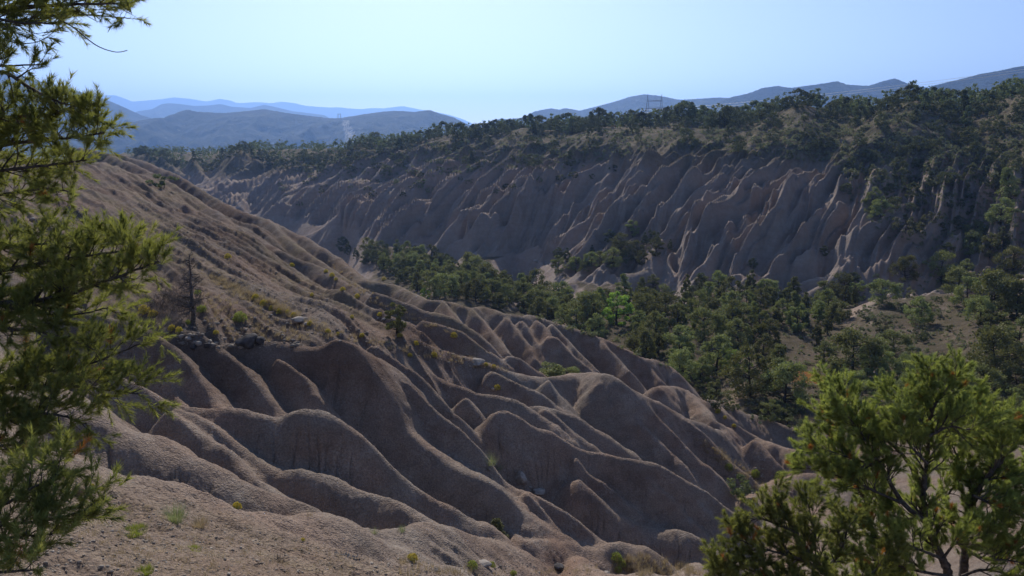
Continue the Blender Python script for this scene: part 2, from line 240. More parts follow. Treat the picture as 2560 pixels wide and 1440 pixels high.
RU = (0.775, -0.632)
def height(x, y):
    """ground height; x, y are flat arrays"""
    fx, fy = feat(x, y)
    z = bz(fx, fy)
    r = np.hypot(x, y)
    # masks in world space
    pxs, pys = proj(np.stack([x, y, z], -1))
    front = y > 5
    farwall = front * sst(140, 165, y + 0.25 * x) * (1 - sst(-9, 2, z)) * sst(-29.5, -26, z)
    farwall = farwall * sst(-30, -26, z) * (1 - .72 * sst(260, 420, r))
    u = x * RU[0] + y * RU[1]; v = -x * RU[1] + y * RU[0]
    wx = 6 * perlin(x / 30, y / 30, 3); uu = u + wx
    f1 = ridged(uu / 26, v / 90, 11); f2 = ridged(uu / 10, v / 40, 12); f3 = ridged(uu / 4.2, v / 18, 13)
    zf = farwall * (4.5 * (f1 ** 1.6 - .45) + 3.4 * (f2 ** 1.5 - .45) + 1.7 * (f3 ** 1.3 - .5))
    z = z + zf
    # broad slope of the vegetated upper part
    up = front * sst(160, 200, y) * sst(-9, 0, z) * (1 - sst(330, 650, r))
    z = z + up * 1.6 * fbm(x / 22, y / 22, 3, 31)
    # left hillside: rills that run down to the right
    u2 = (53 * x + 42 * y) / 67.6; v2 = (42 * x - 53 * y) / 67.6
    hill = front * sst(34, 40, y - .25 * x) * (1 - sst(140, 160, y)) * sst(-19, -15, z) * (1 - sst(14, 30, x))
    g1 = ridged((u2 + .9 * perlin(x / 12, y / 12, 5)) / 6.0, v2 / 130, 21); g2 = ridged(u2 / 2.3 + .16 * perlin(x / 5, y / 5, 6), v2 / 60, 22); g3 = ridged(u2 / .95 + .15 * perlin(x / 3, y / 3, 6), v2 / 22, 23)
    z = z + hill * (.5 * (g1 ** 1.5 - .45) + .5 * (g2 ** 1.4 - .45) + .34 * (g3 - .5) + .12 * fbm(x / .8, y / .8, 3, 63))
    # roofs under the traced crests
    for zn, s1, s2, w, W, k in crests:
        M = 15.0 if zn == 'n' else 26.0
        x0, y0 = W[:, 0].min() - M, W[:, 1].min() - M; x1, y1 = W[:, 0].max() + M, W[:, 1].max() + M
        idx = np.nonzero((x > x0) & (x < x1) & (y > y0) & (y < y1))[0]
        if not len(idx): continue
        X = x[idx]; Yy = y[idx]
        sc = 1.0 if zn == 'n' else 4.0
        X = X + .16 * sc * perlin(X / (1.6 * sc), Yy / (1.6 * sc), 41 + k); Yy = Yy + .16 * sc * perlin(X / (1.6 * sc), Yy / (1.6 * sc), 71 + k)
        best = np.full(len(idx), 1e9); tt = np.zeros(len(idx)); acc = 0.0; ws = 1e-30; zs = 0.0; ss = 0.0; tau = .28 if zn == 'n' else 1.0
        for a, b in zip(W[:-1], W[1:]):
            e = b[:2] - a[:2]; L = math.hypot(*e)
            if L < 1e-6: continue
            t = np.clip(((X - a[0]) * e[0] + (Yy - a[1]) * e[1]) / (L * L), 0, 1)
            dx = X - a[0] - t * e[0]; dy = Yy - a[1] - t * e[1]; d = np.hypot(dx, dy)
            mx, my = (a[0] + b[0]) / 2, (a[1] + b[1]) / 2; n = math.hypot(mx, my)
            s = s2 + (s1 - s2) * sst(-.5, .5, -(dx * mx + dy * my) / n / (d + .05))     # side: towards the viewer?
            wt = np.exp(-d / tau) * L; ws = ws + wt; zs = zs + wt * (a[2] + t * (b[2] - a[2])); ss = ss + wt * s; m = d < best
            best = np.where(m, d, best); tt = np.where(m, acc + t * L, tt); acc += L
        bv = zs / ws - ss / ws * (np.sqrt(best * best + w * w) - w)
        lam = 1.5 * sc
        if zn == 'f': lam = 7.0
        fl = ridged(tt / lam, best / (5 * lam), 90 + k) - .5 + .5 * (ridged(tt / (lam * .42), best / (3 * lam), 120 + k) - .5)
        if zn == 'n': bv = bv - .16 * ridged(tt / .75 + .3 * perlin(X, Yy, 7), best / 12, 150 + k) ** 7 * sst(.3, 1.2, best)
        zr = bv + (.15 * fl * sst(.2, 1.6, best) if zn == 'n' else 2.6 * fl * sst(.5, 9, best))
        zr = zr - 12 * sst(M * .55, M, best)
        zi = z[idx]; kk = .22 * (1 if zn == 'n' else 2.0)
        dlt = zi - zr; h = np.clip(.5 + .5 * dlt / kk, 0, 1)
        zn_ = zr + (zi - zr) * h + kk * h * (1 - h)
        z[idx] = np.where(best < M, zn_, zi)
    # small scale relief
    ph = 12 * perlin(x / 45, y / 45, 4); ph2 = 5 * perlin(x / 16, y / 16, 9)
    z = z + farwall * (3.2 * (ridged((u + ph * .5) / 8.8, v / 120, 14) ** 1.7 - .4) + 3.0 * (ridged((u + ph * .5 + ph2 * .35) / 4.5, v / 75, 15) ** 1.7 - .35) + 1.7 * (ridged((u + ph2 * .5) / 2.3, v / 34, 16) ** 1.5 - .35) + .7 * (ridged((u + ph2 * .5) / 1.4, v / 14, 17) ** 1.3 - .4))
    near = 1 - sst(60, 140, r)
    z = z + near * (.10 * fbm(x / 1.1, y / 1.1, 3, 51) + .05 * fbm(x / .22, y / .22, 3, 55)) * sst(.5, 5, r)
    nh = front * (1 - sst(19, 24, y - .35 * x)) * sst(5, 9, r)
    z = z + nh * (.16 * (ridged((x * .5 + y * .87) / 1.5 + .4 * perlin(x / 2, y / 2, 8), (x * .87 - y * .5) / 6, 61) - .5) + .05 * fbm(x / .12, y / .12, 2, 57))
    mid = sst(60, 140, r) * (1 - sst(700, 1500, r))
    z = z + mid * (.45 * fbm(x / 5, y / 5, 4, 59))
    z = z + sst(900, 2000, r) * 8 * fbm(x / 500, y / 500, 3, 60)
    return z
# ---------------------------------------------------------------- the ground sheet, a polar grid round the viewpoint
th_f = np.arange(-40, 40.001, .066)
th = np.concatenate([np.arange(-180, -60, 4.), np.arange(-60, -40, .8), th_f, np.arange(40.8, 60, .8), np.arange(60, 176.1, 4.)]) * math.pi / 180
rr = [0.25]
while rr[-1] < 12200:
    q = rr[-1]; st = .06 if q < 6 else (.008 if q < 14 else (.0042 if q < 150 else (.0027 if q < 330 else .004 if q < 480 else (.01 if q < 800 else .06))))
    rr.append(q * (1 + st))
rr = np.array(rr)
TH, RR = np.meshgrid(th, rr, indexing='ij')
GX = (RR * np.sin(TH)).ravel(); GY = (RR * np.cos(TH)).ravel()
GZ = np.empty_like(GX); CH = 400000
for i in range(0, len(GX), CH): GZ[i:i + CH] = height(GX[i:i + CH], GY[i:i + CH])
ZG = GZ.reshape(TH.shape)
print('ground verts', len(GX))
nT, nR = TH.shape
def gz(x, y):
    """ground height by bilinear look-up"""
    x = np.asarray(x, float); y = np.asarray(y, float)
    t = np.arctan2(x, y); r = np.hypot(x, y)
    i = np.clip(np.searchsorted(th, t) - 1, 0, nT - 2); j = np.clip(np.searchsorted(rr, r) - 1, 0, nR - 2)
    a = np.clip((t - th[i]) / (th[i + 1] - th[i]), 0, 1); b = np.clip((r - rr[j]) / (rr[j + 1] - rr[j]), 0, 1)
    return (ZG[i, j] * (1 - a) + ZG[i + 1, j] * a) * (1 - b) + (ZG[i, j + 1] * (1 - a) + ZG[i + 1, j + 1] * a) * b
def hit(px, py, ymin=6.0):
    """where the sight line through a photograph point meets the ground (first crossing beyond ymin)"""
    dx, dy, dz = (float(q) for q in ray(px, py)); r1 = math.hypot(dx, dy)
    i = int(np.clip(np.searchsorted(th, math.atan2(dx, dy)) - 1, 0, nT - 2))
    row = ZG[i]; zr = dz / r1 * rr
    ok = np.nonzero((zr[1:] <= row[1:]) & (zr[:-1] > row[:-1]) & (rr[1:] > ymin) & (rr[1:] < 900))[0]
    if not len(ok): return None
    j = ok[0] + 1; a0 = zr[j - 1] - row[j - 1]; a1 = zr[j] - row[j]; f = a0 / (a0 - a1 + 1e-9)
    r = rr[j - 1] + f * (rr[j] - rr[j - 1]); x, y = dx / r1 * r, dy / r1 * r
    return np.array([x, y, float(gz(x, y))])
def mesh_np(name, V, F, mat=None, parent=None, smooth=False, attrs=None, mi=None, mats=None):
    """V (n,3), F (m,k) or list of those -> ONE mesh object"""
    me = bpy.data.meshes.new(name); V = np.ascontiguousarray(V, np.float32)
    Fs = F if isinstance(F, list) else [F]
    me.vertices.add(len(V)); me.vertices.foreach_set('co', V.ravel())
    nl = sum(f.size for f in Fs); nf = sum(len(f) for f in Fs)
    me.loops.add(nl); me.loops.foreach_set('vertex_index', np.concatenate([f.ravel() for f in Fs]).astype(np.int32))
    ks = np.concatenate([np.full(len(f), f.shape[1]) for f in Fs]); me.polygons.add(nf)
    me.polygons.foreach_set('loop_start', np.concatenate([[0], np.cumsum(ks)[:-1]]).astype(np.int32))
    if smooth: me.polygons.foreach_set('use_smooth', np.ones(nf, bool))
    for nm, arr in (attrs or {}).items():
        at = me.attributes.new(nm, 'FLOAT', 'POINT'); at.data.foreach_set('value', np.ascontiguousarray(arr, np.float32))
    for m_ in (mats or ([mat] if mat else [])): me.materials.append(m_)
    if mi is not None: me.polygons.foreach_set('material_index', np.asarray(mi, np.int32))
    me.update(calc_edges=True); me.validate() if False else None
    o = bpy.data.objects.new(name, me); COL.objects.link(o)
    if parent: o.parent = parent
    return o
# ---------------------------------------------------------------- materials
def newmat(name):
    m = bpy.data.materials.new(name); m.use_nodes = True; n = m.node_tree; b = n.nodes['Principled BSDF']
    b.inputs['Roughness'].default_value = .9; b.inputs['Specular IOR Level'].default_value = .15
    return m, n, b
def N(n, t, **kw):
    q = n.nodes.new(t)
    for k, v in kw.items(): setattr(q, k, v)
    return q
def ramp(n, src, stops):
    q = n.nodes.new('ShaderNodeValToRGB'); e = q.color_ramp.elements
    while len(e) < len(stops): e.new(.5)
    for i, (p, c) in enumerate(stops): e[i].position = p; e[i].color = (*c, 1)
    n.links.new(src, q.inputs[0]); return q.outputs[0]
def noise(n, scale, detail=5, rough=.6, vec=None):
    q = n.nodes.new('ShaderNodeTexNoise'); q.inputs['Scale'].default_value = scale; q.inputs['Detail'].default_value = detail; q.inputs['Roughness'].default_value = rough
    if vec is not None: n.links.new(vec, q.inputs['Vector'])
    return q.outputs['Fac']
def mixc(n, fac, a, b, mode='MIX'):
    q = n.nodes.new('ShaderNodeMix'); q.data_type = 'RGBA'; q.blend_type = mode
    for s, v in ((q.inputs['Factor'], fac), (q.inputs['A'], a), (q.inputs['B'], b)):
        if isinstance(v, (int, float)): s.default_value = v
        elif isinstance(v, tuple): s.default_value = (*v, 1)
        else: n.links.new(v, s)
    return q.outputs['Result']
def mathn(n, op, a, b=None, clamp=False):
    q = n.nodes.new('ShaderNodeMath'); q.operation = op; q.use_clamp = clamp
    for i, v in enumerate((a, b)):
        if v is None: continue
        if isinstance(v, (int, float)): q.inputs[i].default_value = v
        else: n.links.new(v, q.inputs[i])
    return q.outputs[0]

def ground_material():
    m, n, b = newmat('badlands_clay')
    co = N(n, 'ShaderNodeNewGeometry').outputs['Position']
    at = lambda s: N(n, 'ShaderNodeAttribute', attribute_name=s).outputs['Fac']
    big = noise(n, .12, 4, .55, co); mid = noise(n, 1.3, 5, .6, co); fine = noise(n, 14, 6, .7, co)
    sep = N(n, 'ShaderNodeSeparateXYZ'); n.links.new(co, sep.inputs[0])
    mp = N(n, 'ShaderNodeMapping'); mp.inputs['Scale'].default_value = (1, 1, .25); n.links.new(co, mp.inputs['Vector']); mapv = mp.outputs[0]
    # faint strata bands of the clay, level in height
    zz = mathn(n, 'ADD', mathn(n, 'MULTIPLY', sep.outputs[2], .9), mathn(n, 'MULTIPLY', big, 3.0))
    st = N(n, 'ShaderNodeTexNoise', noise_dimensions='1D'); st.inputs['Scale'].default_value = 1.0; st.inputs['Detail'].default_value = 3; n.links.new(zz, st.inputs['W'])
    clay = ramp(n, big, [(.3, (.275, .192, .150)), (.45, (.292, .220, .178)), (.6, (.262, .218, .186)), (.7, (.28, .205, .163))])
    band = ramp(n, st.outputs['Fac'], [(.35, (.85, .79, .77)), (.5, (1, 1, 1)), (.65, (1.06, 1.08, 1.1))])
    clay = mixc(n, .6, clay, band, 'MULTIPLY')
    clay = mixc(n, .55, clay, ramp(n, mid, [(.3, (.72, .70, .68)), (.7, (1.3, 1.3, 1.28))]), 'MULTIPLY')
    clay = mixc(n, .8, clay, ramp(n, fine, [(.3, (.55, .53, .52)), (.52, (1, 1, 1)), (.72, (1.6, 1.58, 1.5))]), 'MULTIPLY')
    crust = mathn(n, 'MULTIPLY', ramp(n, noise(n, .55, 4, .6, co), [(.50, (0, 0, 0)), (.62, (1, 1, 1))]), ramp(n, noise(n, 9, 5, .75, co), [(.45, (0, 0, 0)), (.62, (1, 1, 1))]))
    clay = mixc(n, mathn(n, 'MULTIPLY', crust, .55), clay, (.43, .39, .34))
    damp = ramp(n, noise(n, .35, 5, .6, mapv), [(.30, (.72, .70, .70)), (.45, (1, 1, 1))])
    clay = mixc(n, .8, clay, damp, 'MULTIPLY')
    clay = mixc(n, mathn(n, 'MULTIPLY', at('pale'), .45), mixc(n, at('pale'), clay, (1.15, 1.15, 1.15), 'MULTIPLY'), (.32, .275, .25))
    clay = mixc(n, at('dark_clay'), clay, (.57, .56, .565), 'MULTIPLY')
    soil = ramp(n, mid, [(.3, (.17, .128, .10)), (.5, (.235, .182, .14)), (.7, (.29, .235, .175))])
    soil = mixc(n, .8, soil, ramp(n, fine, [(.32, (.45, .42, .42)), (.5, (1, 1, 1)), (.7, (1.55, 1.5, 1.45))]), 'MULTIPLY')
    sm = mathn(n, 'MULTIPLY', at('soil'), mathn(n, 'ADD', mathn(n, 'MULTIPLY', mid, 1.6), -.1, True), True)
    col = mixc(n, sm, clay, soil)
    dryg = ramp(n, noise(n, 4, 5, .7, co), [(.35, (.12, .10, .055)), (.6, (.25, .21, .12))])
    col = mixc(n, mathn(n, 'MULTIPLY', at('grass'), ramp(n, noise(n, .7, 4, .6, co), [(.42, (0, 0, 0)), (.6, (1, 1, 1))]), True), col, dryg)
    scrub = ramp(n, noise(n, 1.1, 6, .7, co), [(.3, (.05, .045, .03)), (.5, (.09, .08, .05)), (.7, (.16, .15, .08))])
    col = mixc(n, mathn(n, 'MULTIPLY', at('scrub'), mathn(n, 'ADD', mathn(n, 'MULTIPLY', noise(n, .16, 5, .65, co), 2.6), -.55, True), True), col, scrub)
    rust = (.42, .17, .045)
    col = mixc(n, mathn(n, 'MULTIPLY', at('rust'), .85, True), col, rust)
    col = mixc(n, at('valley_shade'), col, (.72, .72, .72), 'MULTIPLY')  # shade of ground turned from the sun, painted into the valley colour
    n.links.new(col, b.inputs['Base Color'])
    bump = N(n, 'ShaderNodeBump'); bump.inputs['Strength'].default_value = .8; bump.inputs['Distance'].default_value = .09
    vor = N(n, 'ShaderNodeTexVoronoi', feature='F1'); vor.inputs['Scale'].default_value = 16; n.links.new(co, vor.inputs['Vector'])
    h = mathn(n, 'ADD', mathn(n, 'MULTIPLY', fine, .8), mathn(n, 'MULTIPLY', vor.outputs['Distance'], -.6))
    n.links.new(h, bump.inputs['Height'])
    b2 = N(n, 'ShaderNodeBump'); b2.inputs['Strength'].default_value = .5; b2.inputs['Distance'].default_value = .5
    n.links.new(noise(n, 1.7, 6, .65, co), b2.inputs['Height']); n.links.new(b2.outputs[0], bump.inputs['Normal'])
    n.links.new(bump.outputs[0], b.inputs['Normal'])
    b.inputs['Roughness'].default_value = 1.0; b.inputs['Specular IOR Level'].default_value = .05
    return m
M_GROUND = ground_material()
def in_px(x, y, z):
    return proj(np.stack([x, y, z], -1))
ii, jj = np.meshgrid(np.arange(nT - 1), np.arange(nR - 1), indexing='ij')
F = np.stack([ii * nR + jj, ii * nR + jj + 1, (ii + 1) * nR + jj + 1, (ii + 1) * nR + jj], -1).reshape(-1, 4)
jj = np.arange(nR - 1); a0 = (nT - 1) * nR + jj
F = np.concatenate([F, np.stack([a0, a0 + 1, jj + 1, jj], -1)])
RG = np.hypot(GX, GY)
# what grows or lies where, clay tone and painted shade (world-space masks)
soil = np.zeros(len(GX)); grass = np.zeros(len(GX))
nearhill = (1 - sst(16, 22, GY - .35 * GX)) * (RG < 60)
sl_ = np.hypot(np.gradient(ZG, axis=1) / np.gradient(rr)[None, :], np.gradient(ZG, axis=0) / (np.gradient(th)[:, None] * rr[None, :]))
for _ in range(6): sl_[1:-1, 1:-1] = (sl_[1:-1, 1:-1] * 2 + sl_[2:, 1:-1] + sl_[:-2, 1:-1] + sl_[1:-1, 2:] + sl_[1:-1, :-2]) / 6
flat = (1 - sst(.28, .5, sl_)).ravel()
floorm = sst(70, 80, RG) * (1 - sst(-25, -20, GZ)) * flat
zl_ = 10 * sst(290, 380, RG)
upper = sst(150, 190, RG) * sst(-9, -1, GZ + zl_)
benches = (GY > 36) * (GX < 25) * (RG < 160) * sst(.45, .62, .5 + .5 * perlin((53 * GX + 42 * GY) / 67.6 / 5, (42 * GX - 53 * GY) / 67.6 / 25, 77)) * (GZ > -15)
soil = np.clip(nearhill * .9 + floorm * .8 + upper * .5 + benches * .45 + sst(700, 900, RG), 0, 1)
grass = np.clip(floorm * .5 + upper * .45 + benches * .35 + sst(600, 900, RG), 0, 1)
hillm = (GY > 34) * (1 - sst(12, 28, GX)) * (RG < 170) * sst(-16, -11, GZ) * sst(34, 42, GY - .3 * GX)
dark_clay = hillm * np.clip(.75 + .5 * perlin((53 * GX + 42 * GY) / 67.6 / 3, (42 * GX - 53 * GY) / 67.6 / 30, 78), 0, 1)  # darker dusty clay of the left hillside
scrub = np.clip(upper * 1.1 + floorm * .75 + sst(500, 800, RG), 0, 1)
q = P(2010, 948, 88); rust = (np.hypot((GX - q[0]) / 2.6, (GY - q[1]) / 2.2) < 1) * 1.0
ground = mesh_np('ground', np.stack([GX, GY, GZ], -1), F, M_GROUND, smooth=True, attrs={'soil': soil, 'grass': grass, 'rust': rust, 'scrub': scrub, 'dark_clay': dark_clay, 'valley_shade': (RG < 300) * (1 - sst(-24, -19, GZ)) * sst(62, 72, RG) * flat + (RG < 70) * sst(6, 16, GX - .15 * GY) * (GY > 5) * sst(25, 35, RG) * .6, 'pale': sst(120, 150, RG) * (GY > 0)})
ground['kind'] = 'structure'; ground['label'] = 'eroded grey brown clay badlands sloping into a wooded valley'
# ---------------------------------------------------------------- far mountain ranges, each a solid ridge at its own distance
def mountain_material():
    m, n, b = newmat('forested_mountain')
    co = N(n, 'ShaderNodeNewGeometry').outputs['Position']
    c = ramp(n, noise(n, .012, 6, .7, co), [(.35, (.014, .022, .016)), (.55, (.030, .040, .028)), (.7, (.055, .058, .042))])
    speck = ramp(n, noise(n, .05, 4, .6, co), [(.66, (0, 0, 0)), (.74, (1, 1, 1))])
    c = mixc(n, mathn(n, 'MULTIPLY', speck, .35), c, (.26, .23, .19))
    at = N(n, 'ShaderNodeAttribute', attribute_name='clearing').outputs['Fac']
    c = mixc(n, mathn(n, 'MULTIPLY', at, 1.0, True), c, (.75, .68, .6))
    n.links.new(c, b.inputs['Base Color']); b.inputs['Roughness'].default_value = 1
    bu = N(n, 'ShaderNodeBump'); bu.inputs['Strength'].default_value = 1; bu.inputs['Distance'].default_value = 8
    n.links.new(noise(n, .06, 4, .7, co), bu.inputs['Height']); n.links.new(bu.outputs[0], b.inputs['Normal'])
    return m
M_MTN = mountain_material()
RANGES = [
 ('far', 11500, 560, 'palest blue range farthest away on the left horizon', [(120,262),(180,250),(243,239),(288,238),(316,248),(330,254),(369,251),(404,248),(436,243),(475,247),(517,254),(548,247),(570,250),(594,258),(643,255),(679,258),(703,254),(731,257),(767,265),(826,269),(848,268),(872,271),(890,272),(902,273),(930,270),(960,271),(1007,265),(1046,273),(1116,285),(1152,296),(1173,305),(1200,318)]),
 ('mid', 6000, 420, 'mid blue range behind the dark left mountain', [(300,295),(345,278),(380,273),(404,260),(422,258),(450,260),(485,265),(517,264),(552,260),(580,267),(626,270),(661,262),(686,267),(731,278),(774,283),(812,288),(830,300),(860,315)]),
 ('left', 3700, 400, 'steep blue shoulder descending from the left edge behind the pinyon', [(-300,150),(-100,170),(0,176),(60,190),(123,211),(148,214),(197,229),(229,236),(274,253),(316,271),(352,288),(373,294),(420,312)]),
 ('front', 2700, 270, 'dark blue forested mountain with a pale power line clearing', [(-400,300),(0,330),(200,330),(246,318),(299,313),(352,301),(390,295),(425,295),(443,281),(468,274),(492,280),(563,283),(615,278),(661,273),(703,281),(756,288),(816,295),(840,296),(853,295),(905,287),(951,280),(986,277),(1039,280),(1074,275),(1099,284),(1134,294),(1159,306),(1187,319),(1230,335)]),
 ('east', 3400, 280, 'rounded blue mountain behind the steel pylon', [(1190,320),(1232,303),(1254,296),(1271,299),(1310,294),(1334,280),(1363,273),(1380,271),(1398,275),(1412,270),(1450,277),(1493,266),(1538,254),(1574,242),(1612,236),(1644,239),(1700,250),(1748,247),(1794,244),(1829,245),(1880,255),(1950,270)]),
 ('ridge', 2900, 260, 'blue double humped mountain crossed by the power wires', [(1780,262),(1832,242),(1871,234),(1906,220),(1945,215),(1976,220),(2029,213),(2064,208),(2092,203),(2117,212),(2170,215),(2208,203),(2237,196),(2279,213),(2340,222),(2400,240)]),
 ('right', 2400, 230, 'blue mountain rising at the right edge of the skyline', [(2330,215),(2409,196),(2451,185),(2504,176),(2539,168),(2560,165),(2620,158),(2750,150),(2900,170)]),
]
for key, Y0, W, lab, pts in RANGES:
    pts = np.array(pts, float); q = P(pts[:, 0], pts[:, 1], Y0)
    st = Y0 / 900.0
    xs = np.arange(q[0, 0], q[-1, 0], st); 
    from_x = np.interp(xs, q[:, 0], q[:, 2])
    ker = np.exp(-np.linspace(-2, 2, 9) ** 2); ker /= ker.sum()
    zc = np.convolve(np.pad(from_x, 4, mode='edge'), ker, 'valid')
    vs = np.concatenate([-np.linspace(1, 0, 60) ** 1.2, np.linspace(.06, 1, 12)])
    Wf = W * 2.6
    XX, VV = np.meshgrid(xs, vs, indexing='ij'); ZC = np.repeat(zc[:, None], len(vs), 1)
    YY = Y0 + VV * Wf
    sl = 1 - np.abs(VV)
    foot = -58.0
    fade = np.minimum(1, np.minimum(XX - xs[0], xs[-1] - XX) / (W * .5)); 
    rid = ridged((XX + 50 * perlin(XX / 300, YY / 300, 5)) / (W * .8), VV * .8, 3) * .5 + ridged(XX / (W * .3), VV * 1.5, 4) * .25 + .25 * fbm(XX / (W * .2), YY / (W * .2), 3, 8)
    Z = foot + (ZC - foot) * (sl ** 1.05) + W * .32 * (rid - .55) * (np.abs(VV) * sl * 3.2) + (.0009 * Y0 if Y0 < 5000 else .5) * np.abs(fbm(XX / (st * 6), YY / (st * 6), 2, 9))
    nx, nv = len(xs), len(vs); i2, j2 = np.meshgrid(np.arange(nx - 1), np.arange(nv - 1), indexing='ij')
    F2 = np.stack([i2 * nv + j2, (i2 + 1) * nv + j2, (i2 + 1) * nv + j2 + 1, i2 * nv + j2 + 1], -1).reshape(-1, 4)
    V2 = np.stack([XX, YY, Z], -1).reshape(-1, 3)
    cl = np.zeros(len(V2))
    if key == 'front':
        pp = proj(V2); f = (pp[1] - 302) / 55.0; cx = 862 + 20 * f
        wdt = 8 + 7 * f + 2.5 * perlin(V2[:, 0] / 25, V2[:, 2] / 9, 12)
        cl = ((np.abs(pp[0] - cx) < wdt) & (f > 0) & (f < 1.4) & (V2[:, 1] < Y0)) * (.25 + .75 * (np.abs(((pp[0] - cx) / 5.0) % 1 - .5) < .22)) * (perlin(V2[:, 0] / 16, V2[:, 2] / 6, 15) > -.6) * .55
    o = mesh_np('mountain', V2, F2, M_MTN, smooth=True, attrs={'clearing': cl})
    o['kind'] = 'structure'; o['label'] = lab
# ---------------------------------------------------------------- haze
def box_np(x0, x1, y0, y1, z0, z1):
    V = np.array([(x, y, z) for z in (z0, z1) for y in (y0, y1) for x in (x0, x1)], float)
    F = np.array([(0, 2, 3, 1), (4, 5, 7, 6), (0, 1, 5, 4), (2, 6, 7, 3), (0, 4, 6, 2), (1, 3, 7, 5)])
    return V, F
V, F_ = box_np(-13500, 13500, -12800, 13200, -90, 700)
hm = bpy.data.materials.new('haze_air'); hm.use_nodes = True; n = hm.node_tree; n.nodes.clear()
out = n.nodes.new('ShaderNodeOutputMaterial'); pv = n.nodes.new('ShaderNodeVolumePrincipled')
pv.inputs['Color'].default_value = (.29, .51, 1.0, 1); pv.inputs['Density'].default_value = .00015; pv.inputs['Anisotropy'].default_value = .55
n.links.new(pv.outputs[0], out.inputs['Volume'])
hz = mesh_np('haze', V, F_, hm); hz['kind'] = 'stuff'; hz['label'] = 'thin blue haze filling the valley air'
# ---------------------------------------------------------------- transmission towers and wires
def tubes(segs, sides=4):
    """segs: list of (p0, p1, r0, r1) -> V, F"""
    S = np.array([[*a, *b, r0, r1] for a, b, r0, r1 in segs], float).reshape(-1, 8); p0, p1, r0, r1 = S[:, :3], S[:, 3:6], S[:, 6], S[:, 7]
    d = p1 - p0; L = np.linalg.norm(d, axis=1, keepdims=True) + 1e-9; d = d / L
    p0 = p0 - d * (r0 * .45)[:, None]; p1 = p1 + d * (r1 * .45)[:, None]
    ref = np.where(np.abs(d[:, 2:3]) < .9, np.array([[0, 0, 1.]]), np.array([[1., 0, 0]]))
    u = np.cross(d, ref); u /= np.linalg.norm(u, axis=1, keepdims=True); v = np.cross(d, u)
    ang = np.arange(sides) * 2 * math.pi / sides
    ring = u[:, None] * np.cos(ang)[None, :, None] + v[:, None] * np.sin(ang)[None, :, None]
    A = p0[:, None] + ring * r0[:, None, None]; B = p1[:, None] + ring * r1[:, None, None]
    V = np.concatenate([A, B], 1).reshape(-1, 3)
    k = np.arange(sides); k2 = (k + 1) % sides; f = np.stack([k, k2, k2 + sides, k + sides], -1)
    F = (f[None] + (np.arange(len(S)) * 2 * sides)[:, None, None]).reshape(-1, 4)
    return V, F
def simple(name, col, rough=.8, metal=0.0):
    m, n, b = newmat(name); b.inputs['Base Color'].default_value = (*col, 1); b.inputs['Roughness'].default_value = rough; b.inputs['Metallic'].default_value = metal
    return m
def varied(name, c1, c2, scale, rough=.9, trans=0.0, bump=0.0, stops=(.35, .65), tint=(1.25, 1.3, .55)):
    m, n, b = newmat(name); co = N(n, 'ShaderNodeNewGeometry').outputs['Position']
    c = ramp(n, noise(n, scale, 5, .65, co), [(stops[0], c1), (stops[1], c2)]); n.links.new(c, b.inputs['Base Color']); b.inputs['Roughness'].default_value = rough
    if trans:
        t = N(n, 'ShaderNodeBsdfTranslucent'); mx = N(n, 'ShaderNodeMixShader'); mx.inputs[0].default_value = trans
        tc = mixc(n, 1.0, c, tint, 'MULTIPLY'); n.links.new(tc, t.inputs[0])
        n.links.new(b.outputs[0], mx.inputs[1]); n.links.new(t.outputs[0], mx.inputs[2]); n.links.new(mx.outputs[0], n.nodes['Material Output'].inputs[0])
    if bump:
        bu = N(n, 'ShaderNodeBump'); bu.inputs['Distance'].default_value = bump; n.links.new(noise(n, scale * 3, 4, .7, co), bu.inputs['Height']); n.links.new(bu.outputs[0], b.inputs['Normal'])
    return m
M_STEEL = simple('galvanised_steel', (.16, .18, .22), .6); M_WIRE = simple('aluminium_wire', (.6, .62, .65), .4)
def tower(loc, wid, hgt, r, lab):
    e = bpy.data.objects.new('transmission_tower', None); COL.objects.link(e); e.location = loc
    e['label'] = lab; e['category'] = 'pylon'; e['group'] = 'lattice pylons of the power line'
    w = wid / 2; top = hgt; arm = hgt * .72; arm2 = hgt * .86
    for s in (-1, 1):
        segs = []
        for dy in (-.06 * wid, .06 * wid):
            segs += [((s * w * .62, dy * 2, 0), (s * w * .58, dy, arm), r, r), ((s * w * .86, dy * 2, 0), (s * w * .80, dy, arm), r, r)]
            segs += [((s * w * .58, dy, arm), (s * w * .73, 0, top), r, r), ((s * w * .82, dy, arm), (s * w * .73, 0, top), r, r)]
            for k in range(8):
                z0, z1 = arm * k / 8, arm * (k + 1) / 8; a, b_ = (.62, .84) if k % 2 else (.84, .62)
                segs.append(((s * w * a, dy, z0), (s * w * b_, dy, z1), r * .8, r * .8))
        mesh_np('leg', *tubes(segs), M_STEEL, e)
    for nm, z, x0 in (('lower_crossarm', arm, 1.0), ('upper_crossarm', arm2, .74)):
        segs = [((-w * x0, 0, z), (w * x0, 0, z), r * 1.5, r * 1.5), ((-w * x0, 0, z), (w * x0, 0, z + .02 * hgt), r * 1.3, r * 1.3)]
        for k in range(10): segs.append(((-w * x0 + k * .2 * w * x0, 0, z), (-w * x0 + (k + .5) * .2 * w * x0, 0, z + .03 * hgt), r, r))
        mesh_np(nm, *tubes(segs), M_STEEL, e)
    return e
q = P(1637, 235, 640); zb = float(gz(q[0], q[1])); tower((q[0], q[1], zb), 15, q[2] - zb, .09, 'twin peaked lattice pylon standing above the trees on the far rim')
q = P(848, 283, 2690); tower((q[0], q[1], q[2] - 16), 12, 16, .26, 'tiny pylon on the mountain saddle above the pale clearing'); q = P(912, 284, 2690); tower((q[0], q[1], q[2] - 12), 9, 12, .22, 'faint tiny pylon on the mountain crest right of the clearing')
